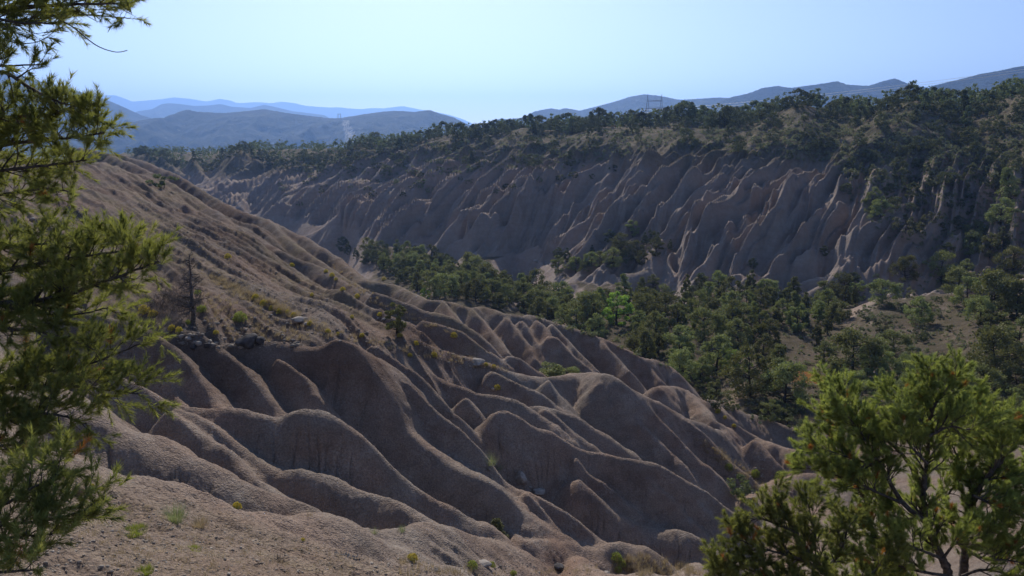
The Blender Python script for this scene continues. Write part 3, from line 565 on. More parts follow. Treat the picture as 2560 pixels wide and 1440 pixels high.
for k, (a, b_, lab) in enumerate([((1600, 276, 640), (2262, 203, 420), 'upper pale power wire crossing the trees right of the pylon'), ((1600, 282, 640), (2262, 209, 420), 'lower pale power wire crossing the trees right of the pylon')]):
    A = P(*a); B = P(*b_); E = A + (B - A) * 1.35; pts = [A + (E - A) * t - np.array([0, 0, 9 * 4 * t * (1 - t) * .25]) for t in np.linspace(0, 1, 25)]
    o = mesh_np('power_wire', *tubes([(pts[i], pts[i + 1], max(.03, .06), .06) for i in range(24)]), M_WIRE); o['label'] = lab; o['category'] = 'power wire'; o['group'] = 'wires of the power line'
# ---------------------------------------------------------------- plants
rng = np.random.RandomState(11)
def leaf_material(name, c1, c2, c3, trans=.26, scale=1.2):
    m, n, b = newmat(name); co = N(n, 'ShaderNodeNewGeometry').outputs['Position']
    oi = N(n, 'ShaderNodeObjectInfo')
    c = ramp(n, noise(n, scale, 3, .7, co), [(.3, c1), (.52, c2), (.72, c3)])
    hs = N(n, 'ShaderNodeHueSaturation'); n.links.new(c, hs.inputs['Color'])
    n.links.new(mathn(n, 'ADD', mathn(n, 'MULTIPLY', oi.outputs['Random'], .045), .478), hs.inputs['Hue']); n.links.new(mathn(n, 'ADD', mathn(n, 'MULTIPLY', oi.outputs['Random'], .95), .58), hs.inputs['Value'])
    t = N(n, 'ShaderNodeBsdfTranslucent'); mx = N(n, 'ShaderNodeMixShader'); mx.inputs[0].default_value = trans
    n.links.new(hs.outputs[0], b.inputs['Base Color']); tc = mixc(n, 1.0, hs.outputs[0], (1.18, 1.18, .6), 'MULTIPLY'); n.links.new(tc, t.inputs[0])
    n.links.new(b.outputs[0], mx.inputs[1]); n.links.new(t.outputs[0], mx.inputs[2]); n.links.new(mx.outputs[0], n.nodes['Material Output'].inputs[0])
    b.inputs['Roughness'].default_value = .75; b.inputs['Specular IOR Level'].default_value = .25
    return m
M_LEAF = leaf_material('conifer_foliage', (.125, .138, .062), (.195, .21, .095), (.29, .30, .135))
M_FAR = leaf_material('distant_foliage', (.075, .090, .050), (.118, .138, .074), (.19, .205, .11))
M_BRIGHT = leaf_material('cottonwood_foliage', (.13, .20, .05), (.21, .30, .08), (.30, .40, .11), .42)
M_SAGE = leaf_material('sage_foliage', (.12, .13, .08), (.18, .19, .12), (.25, .25, .16), .25)
M_BARK = varied('dark_bark', (.022, .018, .016), (.07, .055, .045), 9, .95, 0, .02)
def leaves(C, size, up=.3, aspect=1.0, r=rng):
    """random small triangles at centres C"""
    n = len(C); a = r.normal(size=(n, 3)); a /= np.linalg.norm(a, axis=1, keepdims=True)
    b = r.normal(size=(n, 3)); b -= (b * a).sum(1, keepdims=True) * a; b /= np.linalg.norm(b, axis=1, keepdims=True)
    s = (size * r.uniform(.6, 1.4, n))[:, None]
    V = np.stack([C + a * s, C - a * s * .5 + b * s * aspect * .75, C - a * s * .5 - b * s * aspect * .75], 1).reshape(-1, 3)
    return V, np.arange(3 * n).reshape(-1, 3)
def crown_points(h, wdt, shape, nclump, nleaf, r):
    """leaf centres in clumps inside an uneven envelope; returns centres and clump centres"""
    cc = []
    for i in range(nclump):
        t = r.uniform(.0, 1)
        if shape == 'cone': zf = .08 + .9 * t; rad = (1 - t) ** .8 * .5 + .05
        elif shape == 'broad': zf = .16 + .79 * t; rad = .5 * math.sqrt(max(0, 1 - (2 * t - .75) ** 2 * .7))
        else: zf = .10 + .86 * t; rad = .5 * math.sqrt(max(0.02, 1 - (1.9 * t - .85) ** 2))
        a = r.uniform(0, 2 * math.pi); q = r.uniform(.35, 1) ** .6 * rad * wdt * r.uniform(.75, 1.12)
        cc.append((q * math.cos(a), q * math.sin(a), zf * h))
    cc = np.array(cc); cr = wdt * r.uniform(.06, .135, nclump)
    k = r.randint(0, nclump, nleaf); d = r.normal(size=(nleaf, 3)); d /= np.linalg.norm(d, axis=1, keepdims=True)
    d *= (r.uniform(0, 1, nleaf) ** .45)[:, None]; d[:, 2] *= .75
    return cc[k] + d * cr[k][:, None] * 1.25, cc
def trunk_segs(h, wdt, cc, r, rad=.05):
    segs = []; p = np.array([0, 0, -.25]); lean = r.normal(size=2) * .05 * h
    ps = [p]
    for i in range(1, 6): ps.append(np.array([lean[0] * i / 5 + r.normal() * .04, lean[1] * i / 5 + r.normal() * .04, h * .78 * i / 5]))
    for i in range(5): segs.append((ps[i], ps[i + 1], h * rad * (1 - i * .17), h * rad * (1 - (i + 1) * .17)))
    for c in cc[::2]:
        f = min(.75, max(.12, c[2] / h - .15)); i = f / .78 * 5; i0 = int(min(i, 4)); b0 = ps[i0] + (ps[i0 + 1] - ps[i0]) * (i - i0)
        m = (b0 + c) / 2 + np.array([0, 0, -.03 * h]); segs.append((b0, m, h * rad * .30, h * rad * .2)); segs.append((m, c, h * rad * .2, h * rad * .06))
    return segs
def make_tree_parts(h, wdt, shape, nclump, nleaf, size, seed, rad=.035):
    r = np.random.RandomState(seed); C, cc = crown_points(h, wdt, shape, nclump, nleaf, r)
    return leaves(C, size, r=r), tubes(trunk_segs(h, wdt, cc, r, rad), 5)
def mesh_only(name, V, F, mat, **k):
    o = mesh_np(name, V, F, mat, **k); me = o.data; bpy.data.objects.remove(o); return me
HT = 5.0
NEARV = []; FARV = []; SHRUBV = []; BRIGHTV = []
for i, (sh, w, nc) in enumerate([('round', 4.6, 60), ('round', 4.0, 48), ('cone', 3.6, 60), ('broad', 5.6, 64), ('round', 3.6, 40), ('cone', 3.0, 44), ('broad', 4.8, 44), ('round', 5.0, 70)]):
    (LV, LF), (TV, TF) = make_tree_parts(HT, w, sh, int(nc * .75), 5200, .105, 100 + i)
    NEARV.append((mesh_only('crown', LV, LF, M_LEAF), mesh_only('trunk', TV, TF, M_BARK)))
for i, (sh, w, nc) in enumerate([('round', 4.8, 34), ('broad', 5.4, 36), ('round', 4.2, 28), ('cone', 3.6, 32), ('round', 5.4, 38), ('broad', 4.6, 26)]):
    (LV, LF), (TV, TF) = make_tree_parts(HT, w, sh, int(nc * 1.3), 2300, .16, 200 + i, .025)
    V = np.concatenate([LV, TV]); mi = np.concatenate([np.zeros(len(LF)), np.ones(len(TF))])
    FARV.append(mesh_only('pinyon_tree', V, [LF, TF + len(LV)], None, mats=[M_FAR, M_BARK], mi=mi))
for i in range(5):
    r = np.random.RandomState(300 + i); C, cc = crown_points(1.0, 1.5, 'round', 12, 700, r); LV, LF = leaves(C, .06, r=r)
    TV, TF = tubes(trunk_segs(1.0, 1.5, cc, r, .025), 4); V = np.concatenate([LV, TV]); mi = np.concatenate([np.zeros(len(LF)), np.ones(len(TF))])
    SHRUBV.append([mesh_only('shrub', V, [LF, TF + len(LV)], None, mats=[m_, M_BARK], mi=mi) for m_ in (M_FAR, M_SAGE)])
for i in range(2):
    (LV, LF), (TV, TF) = make_tree_parts(HT, 4.2, 'round', 36, 4500, .11, 400 + i)
    BRIGHTV.append((mesh_only('crown', LV, LF, M_BRIGHT), mesh_only('trunk', TV, TF, M_BARK)))
def inside(px, py, poly):
    c = False; n = len(poly); j = n - 1
    for i in range(n):
        xi, yi = poly[i]; xj, yj = poly[j]
        if (yi > py) != (yj > py) and px < (xj - xi) * (py - yi) / (yj - yi) + xi: c = not c
        j = i
    return c
THINGS = []           # (object, kind word, px, py, zone, size)
def put_tree(p, h, var=None, zone='', w=1.0, kind='near', px=0, py=0):
    r = rng
    if kind == 'near' or kind == 'bright':
        lst = NEARV if kind == 'near' else BRIGHTV; cr, tr = lst[r.randint(len(lst)) if var is None else var]
        e = bpy.data.objects.new('pinyon_tree' if kind == 'near' else 'cottonwood_tree', None); COL.objects.link(e)
        for nm, me in (('crown', cr), ('trunk', tr)):
            o = bpy.data.objects.new(nm, me); COL.objects.link(o); o.parent = e
        s = h / HT
    elif kind == 'far':
        e = bpy.data.objects.new('pinyon_tree', FARV[r.randint(len(FARV)) if var is None else var]); COL.objects.link(e); s = h / HT
    else:
        e = bpy.data.objects.new('shrub', SHRUBV[r.randint(5)][0 if kind == 'shrub' else 1]); COL.objects.link(e); s = h
    e.location = (p[0], p[1], p[2] - .06 * h); e.scale = (s * w, s * w, s); e.rotation_euler = (r.normal() * .05, r.normal() * .05, r.uniform(0, 6.28))
    THINGS.append((e, kind, px, py, zone, h)); return e
placed = []
def scatter(zone, poly, n, hr, gap, kind='near', yr=(70, 900), tries=40, wr=(.85, 1.2), sage=0.0):
    xs = [p[0] for p in poly]; ys = [p[1] for p in poly]; c = 0
    for _ in range(n * tries):
        if c >= n: break
        px = rng.uniform(min(xs), max(xs)); py = rng.uniform(min(ys), max(ys))
        if not inside(px, py, poly): continue
        p = hit(px, py, yr[0])
        if p is None or p[1] > yr[1]: continue
        h = rng.uniform(*hr) * (.82 if zone == 'slope' and px > 1950 else 1)
        if any((p[0] - a) ** 2 + (p[1] - b) ** 2 < (gap * .5 * (h + g)) ** 2 for a, b, g in placed): continue
        placed.append((p[0], p[1], h)); k = kind
        if sage and rng.rand() < sage: k = 'sage'
        put_tree(p, h, zone=zone, kind=k, w=rng.uniform(*wr), px=px, py=py); c += 1
    print(zone, kind, c)
# trees one can tell apart in the valley (px, py of the foot, height in px, variant, width factor)
EXP = [(1874,990,140,0,1.0),(1960,1010,125,3,1.0),(1925,1052,60,1,1.2),(1790,990,50,4,1.3),(2040,865,70,5,.8),(2262,700,72,3,1.0),(2352,705,85,7,1.0),(2205,760,70,3,1.2),(2300,810,75,0,1.1),
 (2130,935,130,3,1.1),(2180,930,100,0,1.0),(2060,905,60,1,1.2),(2235,890,75,3,1.2),(2490,950,150,7,1.0),(2540,900,120,0,1.0),(2480,790,130,3,1.0),(2420,770,90,6,1.0),(2545,800,110,2,1.1),(2530,690,80,7,1.0),(2470,850,90,4,1.1),
 (1340,750,85,0,1.0),(1300,745,70,2,1.0),(1400,770,75,1,1.0),(1530,820,80,3,1.1),(1640,850,80,0,1.0),(1600,880,70,7,1.2),(1700,900,100,1,1.1),(1790,930,105,0,1.1),(1660,810,85,7,1.1),(1760,850,95,3,1.0),(1830,830,90,1,1.0),(1900,840,90,4,1.0),(1990,800,80,2,1.0),(2070,790,75,0,1.0),(2110,770,60,5,1.1),
 (1550,640,60,3,1.0),(1590,650,55,0,1.0),(1640,640,50,1,1.0),(1500,665,45,0,1.1),(1440,680,45,3,1.0),(1395,685,50,1,1.0),(2520,500,90,2,.9),(2180,520,55,0,1.0),(2200,545,50,3,1.1),(2060,640,28,1,1.0),(1880,670,28,0,1.0),(2440,610,60,3,1.0),(2500,560,70,0,1.2)]
for px, py, hp, v in [(1540,812,92,0),(1735,838,55,1),(1848,935,75,0),(1825,905,40,1),(1062,750,34,0)]:
    p = hit(px, py, 75)
    if p is not None:
        put_tree(p, hp * p[1] / FPX, v, 'valley', 1.0, 'bright', px, py); placed += [(p[0], p[1], 6.0), (p[0] * .955, p[1] * .955, 5.0), (p[0] * .91, p[1] * .91, 4.0)]
for px, py, hp, v, w in EXP:
    p = hit(px, py, 72)
    if p is None: print('no hit', px, py); continue
    h = hp * p[1] / FPX
    if abs(px - 1530) < 30 or abs(px - 1850) < 60 and py < 960 and py > 840: continue
    placed.append((p[0], p[1], h)); put_tree(p, h, v, 'valley', w, 'near', px, py)
scatter('valley', [(800,600),(840,622),(900,636),(1000,636),(1090,650),(1240,700),(1280,735),(1500,800),(1500,850),(1400,812),(1290,780),(1150,755),(1050,735),(960,690)], 110, (3.0, 5.2), .52, yr=(95, 300))
scatter('valley', [(1370,650),(1450,620),(1560,590),(1640,575),(1690,640),(1640,662),(1500,684),(1400,690)], 16, (2.5, 4.5), .7, yr=(95, 300))
scatter('valley', [(1300,740),(1450,780),(1560,740),(1700,710),(1850,720),(2050,740),(2150,705),(2160,770),(2080,840),(1950,835),(1960,900),(1970,1000),(1880,1010),(1700,960),(1600,900),(1500,850),(1400,815)], 92, (2.6, 4.7), .68, yr=(72, 200))
scatter('valley', [(2330,640),(2560,600),(2700,600),(2700,1000),(2560,1000),(2420,950),(2440,850),(2380,760),(2400,700)], 40, (2.6, 5.2), .8, yr=(62, 220))
scatter('valley', [(2100,920),(2250,930),(2450,960),(2560,1000),(2560,1060),(2300,1040),(2040,990)], 22, (2.0, 4.0), .75, yr=(60, 120))
scatter('valley', [(2020,700),(2300,690),(2450,760),(2350,860),(2200,850),(2080,900),(1960,900),(2080,820)], 26, (.8, 1.8), 1.0, 'shrub', yr=(72, 220), sage=.4)
scatter('valley', [(2100,900),(2560,900),(2560,1100),(2400,1080),(2040,1000)], 50, (.8, 2.0), .8, 'shrub', yr=(45, 120), sage=.45)
scatter('valley', [(1700,960),(1900,980),(2000,1000),(2010,1090),(1900,1060),(1780,1010)], 16, (.8, 1.6), .8, 'shrub', yr=(60, 120), sage=.3)
# the far rim and the slope under it
RIM = [(340,391),(600,386),(900,368),(1100,345),(1300,328),(1500,318),(1700,305),(2000,270),(2282,258),(2560,245),(2700,240)]
def rimy(px): return float(np.interp(px, [a for a, _ in RIM], [b for _, b in RIM]))
RW = P(np.array([a for a, _ in RIM]), np.array([b for _, b in RIM]), Df(np.array([a for a, _ in RIM]), np.array([b for _, b in RIM])))
c = 0; px = 345.0
while px < 2640:
    Y = float(Df(min(px, 2560), rimy(px))); q = P(px, rimy(px), Y)
    back = rng.uniform(-6, 22); x = q[0] * (1 + back / Y); y = q[1] + back; h = rng.uniform(4.2, 7.6) if px > 1100 else rng.uniform(4, 6.5)
    h *= .88 if px < 1900 else .74
    put_tree(np.array([x, y, float(gz(x, y))]), h, zone='rim', kind='far', w=rng.uniform(.9, 1.2), px=px, py=rimy(px)); c += 1
    placed.append((x, y, h * .6)); px += h * FPX / Y * rng.uniform(.18, .5)
print('rim', c)
SL = [(650,402),(900,378),(1200,342),(1700,308),(2282,262),(2560,250),(2640,250),(2640,500),(2560,500),(2400,450),(2300,480),(2200,470),(2080,410),(1850,385),(1640,365),(1450,420),(1250,425),(1100,440),(900,455),(760,450)]
scatter('slope', SL, 150, (2.3, 4.6), .62, 'far', yr=(150, 700))
scatter('slope', SL, 150, (1.0, 2.2), .6, 'shrub', yr=(150, 700), sage=.35)
scatter('slope', [(2080,420),(2240,440),(2450,470),(2560,500),(2560,640),(2400,600),(2300,600),(2200,560),(2120,500)], 26, (2.2, 4.4), .9, 'far', yr=(120, 400), sage=.25)
scatter('slope', [(700,450),(1100,450),(1450,430),(1600,400),(1500,450),(1200,480),(900,500),(700,520)], 30, (1.0, 2.0), 1, 'shrub', yr=(150, 700), sage=.3)
# woodland further back on the plateaus and on the bench beyond: one mass nobody could count
def woodland(pts, size, lab, hr=(3.5, 6)):
    Vs = []; 
    for x, y in pts:
        r = rng; h = r.uniform(*hr); z = float(gz(x, y)); C, cc = crown_points(h, h * .95, 'round', 9, 130, r); V, _ = leaves(C, size, r=r); Vs.append(V + np.array([x, y, z]))
    V = np.concatenate(Vs); o = mesh_np('woodland', V, np.arange(len(V)).reshape(-1, 3), M_FAR); o['kind'] = 'stuff'; o['label'] = lab
pts = []
for _ in range(1500):
    k = rng.uniform(0, len(RW) - 1.001); i = int(k); q = RW[i] + (RW[i + 1] - RW[i]) * (k - i); f = 1 + rng.uniform(.05, .9) ** 1.3
    pts.append((q[0] * f + rng.normal() * 5, q[1] * f))
woodland(pts, .34, 'dark woodland covering the plateau behind the far rim')

# low scrub and litter between the trees: one mass nobody could count
def scrub_mass(poly, n, yr, size, seed, lo=.25, hi=.8):
    r = np.random.RandomState(seed); xs = [p[0] for p in poly]; ys = [p[1] for p in poly]; Vs = []; c = 0
    for _ in range(n * 8):
        if c >= n: break
        px, py = r.uniform(min(xs), max(xs)), r.uniform(min(ys), max(ys))
        if not inside(px, py, poly): continue
        p = hit(px, py, yr[0])
        if p is None or p[1] > yr[1]: continue
        h = r.uniform(lo, hi); C = r.normal(size=(34, 3)); C /= np.linalg.norm(C, axis=1, keepdims=True); C[:, 2] = np.abs(C[:, 2]); C *= h * (r.uniform(.2, 1, 34) ** .5)[:, None] * [.8, .8, .9]
        V, _ = leaves(C, size, r=r); Vs.append(V + p); c += 1
    return Vs
sv = scrub_mass(SL, 2600, (150, 700), .17, 61, .3, 1.1) + scrub_mass([(2080,420),(2450,470),(2600,500),(2600,640),(2400,620),(2300,620),(2200,580),(2120,500)], 500, (120, 400), .14, 62) 
sv += scrub_mass([(840,620),(1240,690),(1500,760),(1560,740),(2050,740),(2600,640),(2600,1040),(2300,1040),(1970,1010),(1880,1010),(1500,850),(1290,780)], 1500, (60, 300), .10, 63, .15, .55)
V = np.concatenate(sv); o = mesh_np('scrub', V, np.arange(len(V)).reshape(-1, 3), M_SAGE); o['kind'] = 'stuff'; o['label'] = 'low scrub between the trees'
# ---------------------------------------------------------------- foreground pinyons: traced limbs, grown twigs, needle brushes
def needle_brush(nn, L, ln, wd, r, spread=1.02):
    """needles of one shoot along +Z: (nn*3, 3) triangle vertices"""
    t = r.uniform(0, 1, nn) ** .8; a = r.uniform(0, 2 * math.pi, nn); tilt = r.normal(spread, .22, nn) * (1 - .45 * t)
    b = np.stack([np.zeros(nn), np.zeros(nn), t * L], -1)
    d = np.stack([np.sin(tilt) * np.cos(a), np.sin(tilt) * np.sin(a), np.cos(tilt)], -1)
    s = np.stack([-np.sin(a), np.cos(a), np.zeros(nn)], -1) + .4 * r.normal(size=(nn, 3)); l = (ln * r.uniform(.7, 1.15, nn))[:, None]
    return np.stack([b - s * wd, b + s * wd, b + d * l], 1)
def frame(d):
    d = d / (np.linalg.norm(d, axis=-1, keepdims=True) + 1e-9); ref = np.where(np.abs(d[..., 2:3]) < .95, np.array([0, 0, 1.]), np.array([1., 0, 0]))
    u = np.cross(d, ref); u /= np.linalg.norm(u, axis=-1, keepdims=True); return np.stack([u, np.cross(d, u), d], -1)
def bend(p, d, L, n, up, wob, r):
    pts = [p]; d = d / np.linalg.norm(d)
    for i in range(n):
        d = d + np.array([0, 0, up / n]) + r.normal(size=3) * wob; d /= np.linalg.norm(d); pts.append(pts[-1] + d * L / n)
    return pts, d
def grow(name, limbs, lab, seed, needle, side_every, side_len, shoot_gap, shoot_L, depth=.5, dead=.02, bark=None, dead_seed=0, trunkpts=None, loc=None, upb=.25):
    """limbs: (points [(px,py,Y)..], r0, r1, fraction from which twigs grow, density factor)"""
    r = np.random.RandomState(seed); segs = []; tips = []
    for pts, r0, r1, f0, dens in limbs:
        pts = np.array(pts, float); W = chaikin(P(pts[:, 0], pts[:, 1], pts[:, 2]), 3)
        W = W + np.concatenate([[[0, 0, 0]], r.normal(size=(len(W) - 2, 3)) * r0 * .06, [[0, 0, 0]]])
        al = np.concatenate([[0], np.cumsum(np.linalg.norm(np.diff(W, axis=0), axis=1))]); T = al[-1]; rad = lambda s: r0 + (r1 - r0) * s / T
        for i in range(len(W) - 1): segs.append((W[i], W[i + 1], rad(al[i]), rad(al[i + 1])))
        s = f0 * T; k = 0
        while s < T and dens > 0:
            p = np.array([np.interp(s, al, W[:, j]) for j in range(3)]); p2 = np.array([np.interp(min(T, s + .05), al, W[:, j]) for j in range(3)]); td = p2 - p
            if np.linalg.norm(td) < 1e-4: td = W[-1] - W[-2]
            td /= np.linalg.norm(td); side = r.normal(size=3); side[1] *= depth; side[2] += .25; side -= side.dot(td) * td; side /= np.linalg.norm(side)
            d = td * r.uniform(.5, 1.1) + side * r.uniform(.5, 1.0); L = side_len * r.uniform(.35, 1.1) * (1 - .35 * s / T)
            q, dd = bend(p, d, L, 4, upb, .10, r); rb = min(rad(s) * .55, .010 * needle[3])
            for i in range(4): segs.append((q[i], q[i + 1], rb * (1 - i * .2), rb * (1 - (i + 1) * .2)))
            # twigs and shoots along it
            Q = np.array(q); ql = L / 4; t = L * .25
            while t < L:
                i = min(3, int(t / ql)); pp = Q[i] + (Q[i + 1] - Q[i]) * (t / ql - i); sd2 = r.normal(size=3); sd2[2] += .35; sd2 /= np.linalg.norm(sd2)
                d2 = (Q[i + 1] - Q[i]) / ql * .9 + sd2 * .8; L2 = side_len * r.uniform(.12, .34)
                q2, d3 = bend(pp, d2, L2, 2, .25, .08, r)
                for i2 in range(2): segs.append((q2[i2], q2[i2 + 1], rb * .4, rb * .3))
                tips.append((q2[-1] - d3 * .0, d3)); 
                if L2 > side_len * .2: tips.append((q2[1], (q2[1] - q2[0]) + sd2 * .03))
                t += shoot_gap * r.uniform(.7, 1.3)
            tips.append((Q[-1], dd)); s += side_every / dens * r.uniform(.6, 1.4); k += 1
        if dens > 0: tips.append((W[-1], W[-1] - W[-2]))
    nn, ln, wd, _ = needle
    brushes = [needle_brush(nn, shoot_L * q, ln, wd, r) for q in (1, .8, 1.2, .6, 1, .9)]
    live = []; deadl = []
    for p, d in tips:
        M = frame(np.asarray(d, float)); b = brushes[r.randint(6)] * r.uniform(.8, 1.15); v = b @ M.T + p
        (deadl if r.rand() < dead else live).append(v.reshape(-1, 3))
    base_p = np.array(limbs[0][0][0], float); q = P(*base_p) if loc is None else np.array(loc)
    e = bpy.data.objects.new(name, None); COL.objects.link(e); e.location = q
    V, F = tubes(segs, 6); mesh_np('branches', V - q, F, bark or M_BRANCH, e, smooth=True)
    V = np.concatenate(live); mesh_np('needles', V - q, np.arange(len(V)).reshape(-1, 3), M_NEEDLE, e)
    if deadl:
        V = np.concatenate(deadl); o = mesh_np('dead_needles', V - q, np.arange(len(V)).reshape(-1, 3), M_DEADN, e); o['label'] = 'rust orange dead needle tufts'
    e['label'] = lab; e['category'] = 'pinyon pine'
    print(name, 'shoots', len(tips)); return e
M_NEEDLE = leaf_material('pinyon_needles', (.16, .185, .075), (.255, .28, .105), (.39, .40, .155), .52, 5)
M_DEADN = varied('dead_needles', (.38, .14, .05), (.55, .27, .10), 9, .8, .3)
M_BRANCH = varied('pinyon_bark', (.045, .036, .032), (.15, .125, .11), 22, .9, 0, .004)
Yt = 3.4
LL = [
 ([(-620,1500,3.5),(-600,900,3.5),(-560,400,3.5),(-540,-50,3.5)], .09, .06, .5, 0),
 ([(-550,160,3.5),(-200,60,3.4),(60,15,3.3),(220,10,3.2),(325,8,3.2)], .022, .003, .42, 1.2),
 ([(-550,100,3.7),(-200,10,3.6),(50,30,3.5),(200,35,3.45),(325,46,3.4)], .015, .002, .45, .8),
 ([(-550,60,3.3),(-200,-10,3.3),(0,55,3.2),(150,60,3.2)], .018, .003, .4, 1.7),
 ([(-550,150,3.6),(-200,100,3.5),(0,20,3.4),(120,-20,3.4)], .018, .003, .4, 1.2),
 ([(150,50,3.2),(185,68,3.2),(230,108,3.2),(262,124,3.2),(295,132,3.2),(318,126,3.2)], .003, .0015, 1, 0),
 ([(0,100,3.3),(60,110,3.3),(100,105,3.3),(135,80,3.3)], .003, .001, 1, 0),
 ([(160,0,3.2),(200,30,3.2),(245,55,3.2)], .003, .001, 1, 0),
 ([(-550,300,3.5),(-200,200,3.4),(0,170,3.3),(60,210,3.3),(120,245,3.2),(170,262,3.2)], .022, .004, .5, .9),
 ([(-550,280,3.6),(-200,190,3.5),(-60,165,3.4),(40,165,3.3),(105,160,3.3)], .012, .003, .55, .5),
 ([(-550,420,3.5),(-100,300,3.4),(60,290,3.3),(130,290,3.3),(190,262,3.2)], .02, .003, .42, 1.82),
 ([(-550,460,3.6),(-100,380,3.5),(90,350,3.4),(180,345,3.3),(260,332,3.2)], .02, .003, .4, 2.08),
 ([(-550,520,3.6),(-100,440,3.5),(60,420,3.4),(140,410,3.4),(215,400,3.3)], .02, .003, .4, 1.69),
 ([(-550,560,3.7),(-100,500,3.6),(50,480,3.5),(130,470,3.5),(180,480,3.4)], .018, .003, .4, 1.56),
 ([(-550,800,3.5),(-100,765,3.4),(60,755,3.3),(150,745,3.3),(270,700,3.2),(395,655,3.1)], .026, .004, .36, 2.21),
 ([(-550,760,3.6),(-100,700,3.5),(80,660,3.4),(220,640,3.3),(340,622,3.2)], .02, .003, .38, 2.08),
 ([(-550,700,3.7),(-100,640,3.6),(50,610,3.5),(150,610,3.4),(230,640,3.4)], .018, .003, .38, 1.69),
 ([(-550,860,3.4),(-100,825,3.3),(0,822,3.2),(90,825,3.2),(180,850,3.15),(250,880,3.1)], .016, .003, .46, 1.69),
 ([(-550,840,3.6),(-100,780,3.5),(60,780,3.4),(180,790,3.3),(270,770,3.3)], .018, .003, .38, 1.56),
 ([(-550,1000,3.5),(-100,950,3.4),(60,930,3.3),(190,925,3.2),(350,860,3.2)], .016, .003, .4, 1.43),
 ([(-550,1040,3.4),(-100,990,3.3),(60,965,3.2),(210,965,3.1),(345,985,3.1)], .02, .003, .4, 2.21),
 ([(-550,1100,3.3),(-100,1050,3.2),(40,1040,3.1),(130,1030,3.0),(215,1060,3.0)], .02, .003, .4, 2.21),
 ([(-550,1180,3.2),(-100,1130,3.1),(30,1110,3.0),(90,1110,2.9),(150,1130,2.9)], .018, .003, .4, 1.82),
 ([(-560,1420,2.5),(-150,1330,2.4),(0,1270,2.35),(80,1220,2.3),(150,1185,2.3)], .014, .003, .45, 1.56),
 ([(-560,1440,2.5),(-150,1350,2.4),(0,1310,2.35),(110,1305,2.3),(215,1275,2.3)], .012, .003, .5, 1.56),
 ([(-560,1480,2.4),(-150,1400,2.3),(-20,1350,2.25),(60,1340,2.2),(130,1335,2.2)], .012, .003, .5, 1.56),
 ([(-400,1520,2.2),(-150,1450,2.2),(0,1430,2.15),(85,1425,2.1)], .010, .003, .5, 1.0)]
grow('pinyon_tree', LL, 'tall near pinyon whose green needle boughs hang over the left edge', 5, (70, .033, .0012, 1.0), .042, .165, .030, .066, depth=.6, dead=.011)
K = 9.0
def RT(l, Yo=0): return [(a, b, K + Yo) for a, b in l]
RL = [
 (RT([(2420,1800),(2398,1500),(2370,1430),(2356,1397),(2310,1302),(2308,1221),(2317,1158),(2321,1091),(2328,1028),(2349,993),(2391,947)]), .085, .006, .50, 1.0),
 (RT([(2310,1302),(2251,1256),(2205,1168),(2170,1109),(2130,1050),(2085,1010)], -.1), .035, .005, .35, 1.5),
 (RT([(2308,1235),(2272,1151),(2223,1105),(2152,1056),(2110,1000),(2080,960)], .2), .03, .005, .35, 1.4),
 (RT([(2410,1700),(2405,1440),(2416,1380),(2409,1327),(2433,1239),(2480,1180),(2530,1120),(2560,1050)], .4), .085, .01, .5, 1.1),
 (RT([(2416,1370),(2500,1365),(2600,1385),(2700,1380)], .2), .03, .008, .2, 1.2),
 (RT([(2317,1158),(2360,1090),(2400,1040),(2430,1000)], .3), .02, .004, .2, 1.5),
 (RT([(2321,1091),(2290,1030),(2250,1000),(2215,975)], 0), .018, .004, .15, 1.3),
 (RT([(2328,1028),(2310,980),(2330,940),(2320,915)], 0), .015, .003, .1, 1.4),
 (RT([(2328,1040),(2360,960),(2400,925),(2415,960)], .2), .012, .003, .3, .5),
 (RT([(2433,1239),(2400,1160),(2380,1110),(2350,1070)], .6), .02, .004, .1, 1.4),
 (RT([(2480,1180),(2470,1120),(2440,1080),(2450,1040)], .6), .02, .004, .1, 1.5),
 (RT([(2409,1327),(2470,1290),(2540,1250),(2620,1230)], .3), .025, .006, .15, 1.5),
 (RT([(2433,1239),(2500,1210),(2560,1180),(2640,1150)], .5), .02, .005, .1, 1.5),
 (RT([(2530,1120),(2560,1080),(2600,1040),(2640,1030)], .4), .02, .005, .0, 1.2),
 (RT([(2251,1256),(2190,1230),(2130,1200),(2060,1180),(2015,1170)], -.2), .02, .004, .25, 1.4),
 (RT([(2205,1168),(2140,1150),(2080,1130),(2020,1110)], -.2), .015, .003, .1, 1.5),
 (RT([(2223,1105),(2160,1090),(2110,1070),(2060,1050)], .3), .015, .003, .1, 1.4),
 (RT([(2330,1500),(2230,1400),(2170,1309),(2166,1246),(2120,1170),(2080,1110)], .5), .05, .008, .45, 1.2),
 (RT([(2310,1302),(2350,1260),(2400,1200),(2440,1160)], .6), .02, .004, .2, 1.2),
 (RT([(2356,1397),(2290,1370),(2230,1350),(2160,1340),(2100,1320)], -.4), .02, .004, .2, 1.3),
 (RT([(2370,1440),(2300,1430),(2200,1400),(2120,1400)], -.5), .02, .004, .2, 1.3),
 (RT([(2405,1440),(2460,1420),(2540,1440),(2620,1440)], .1), .02, .004, .2, 1.0)]
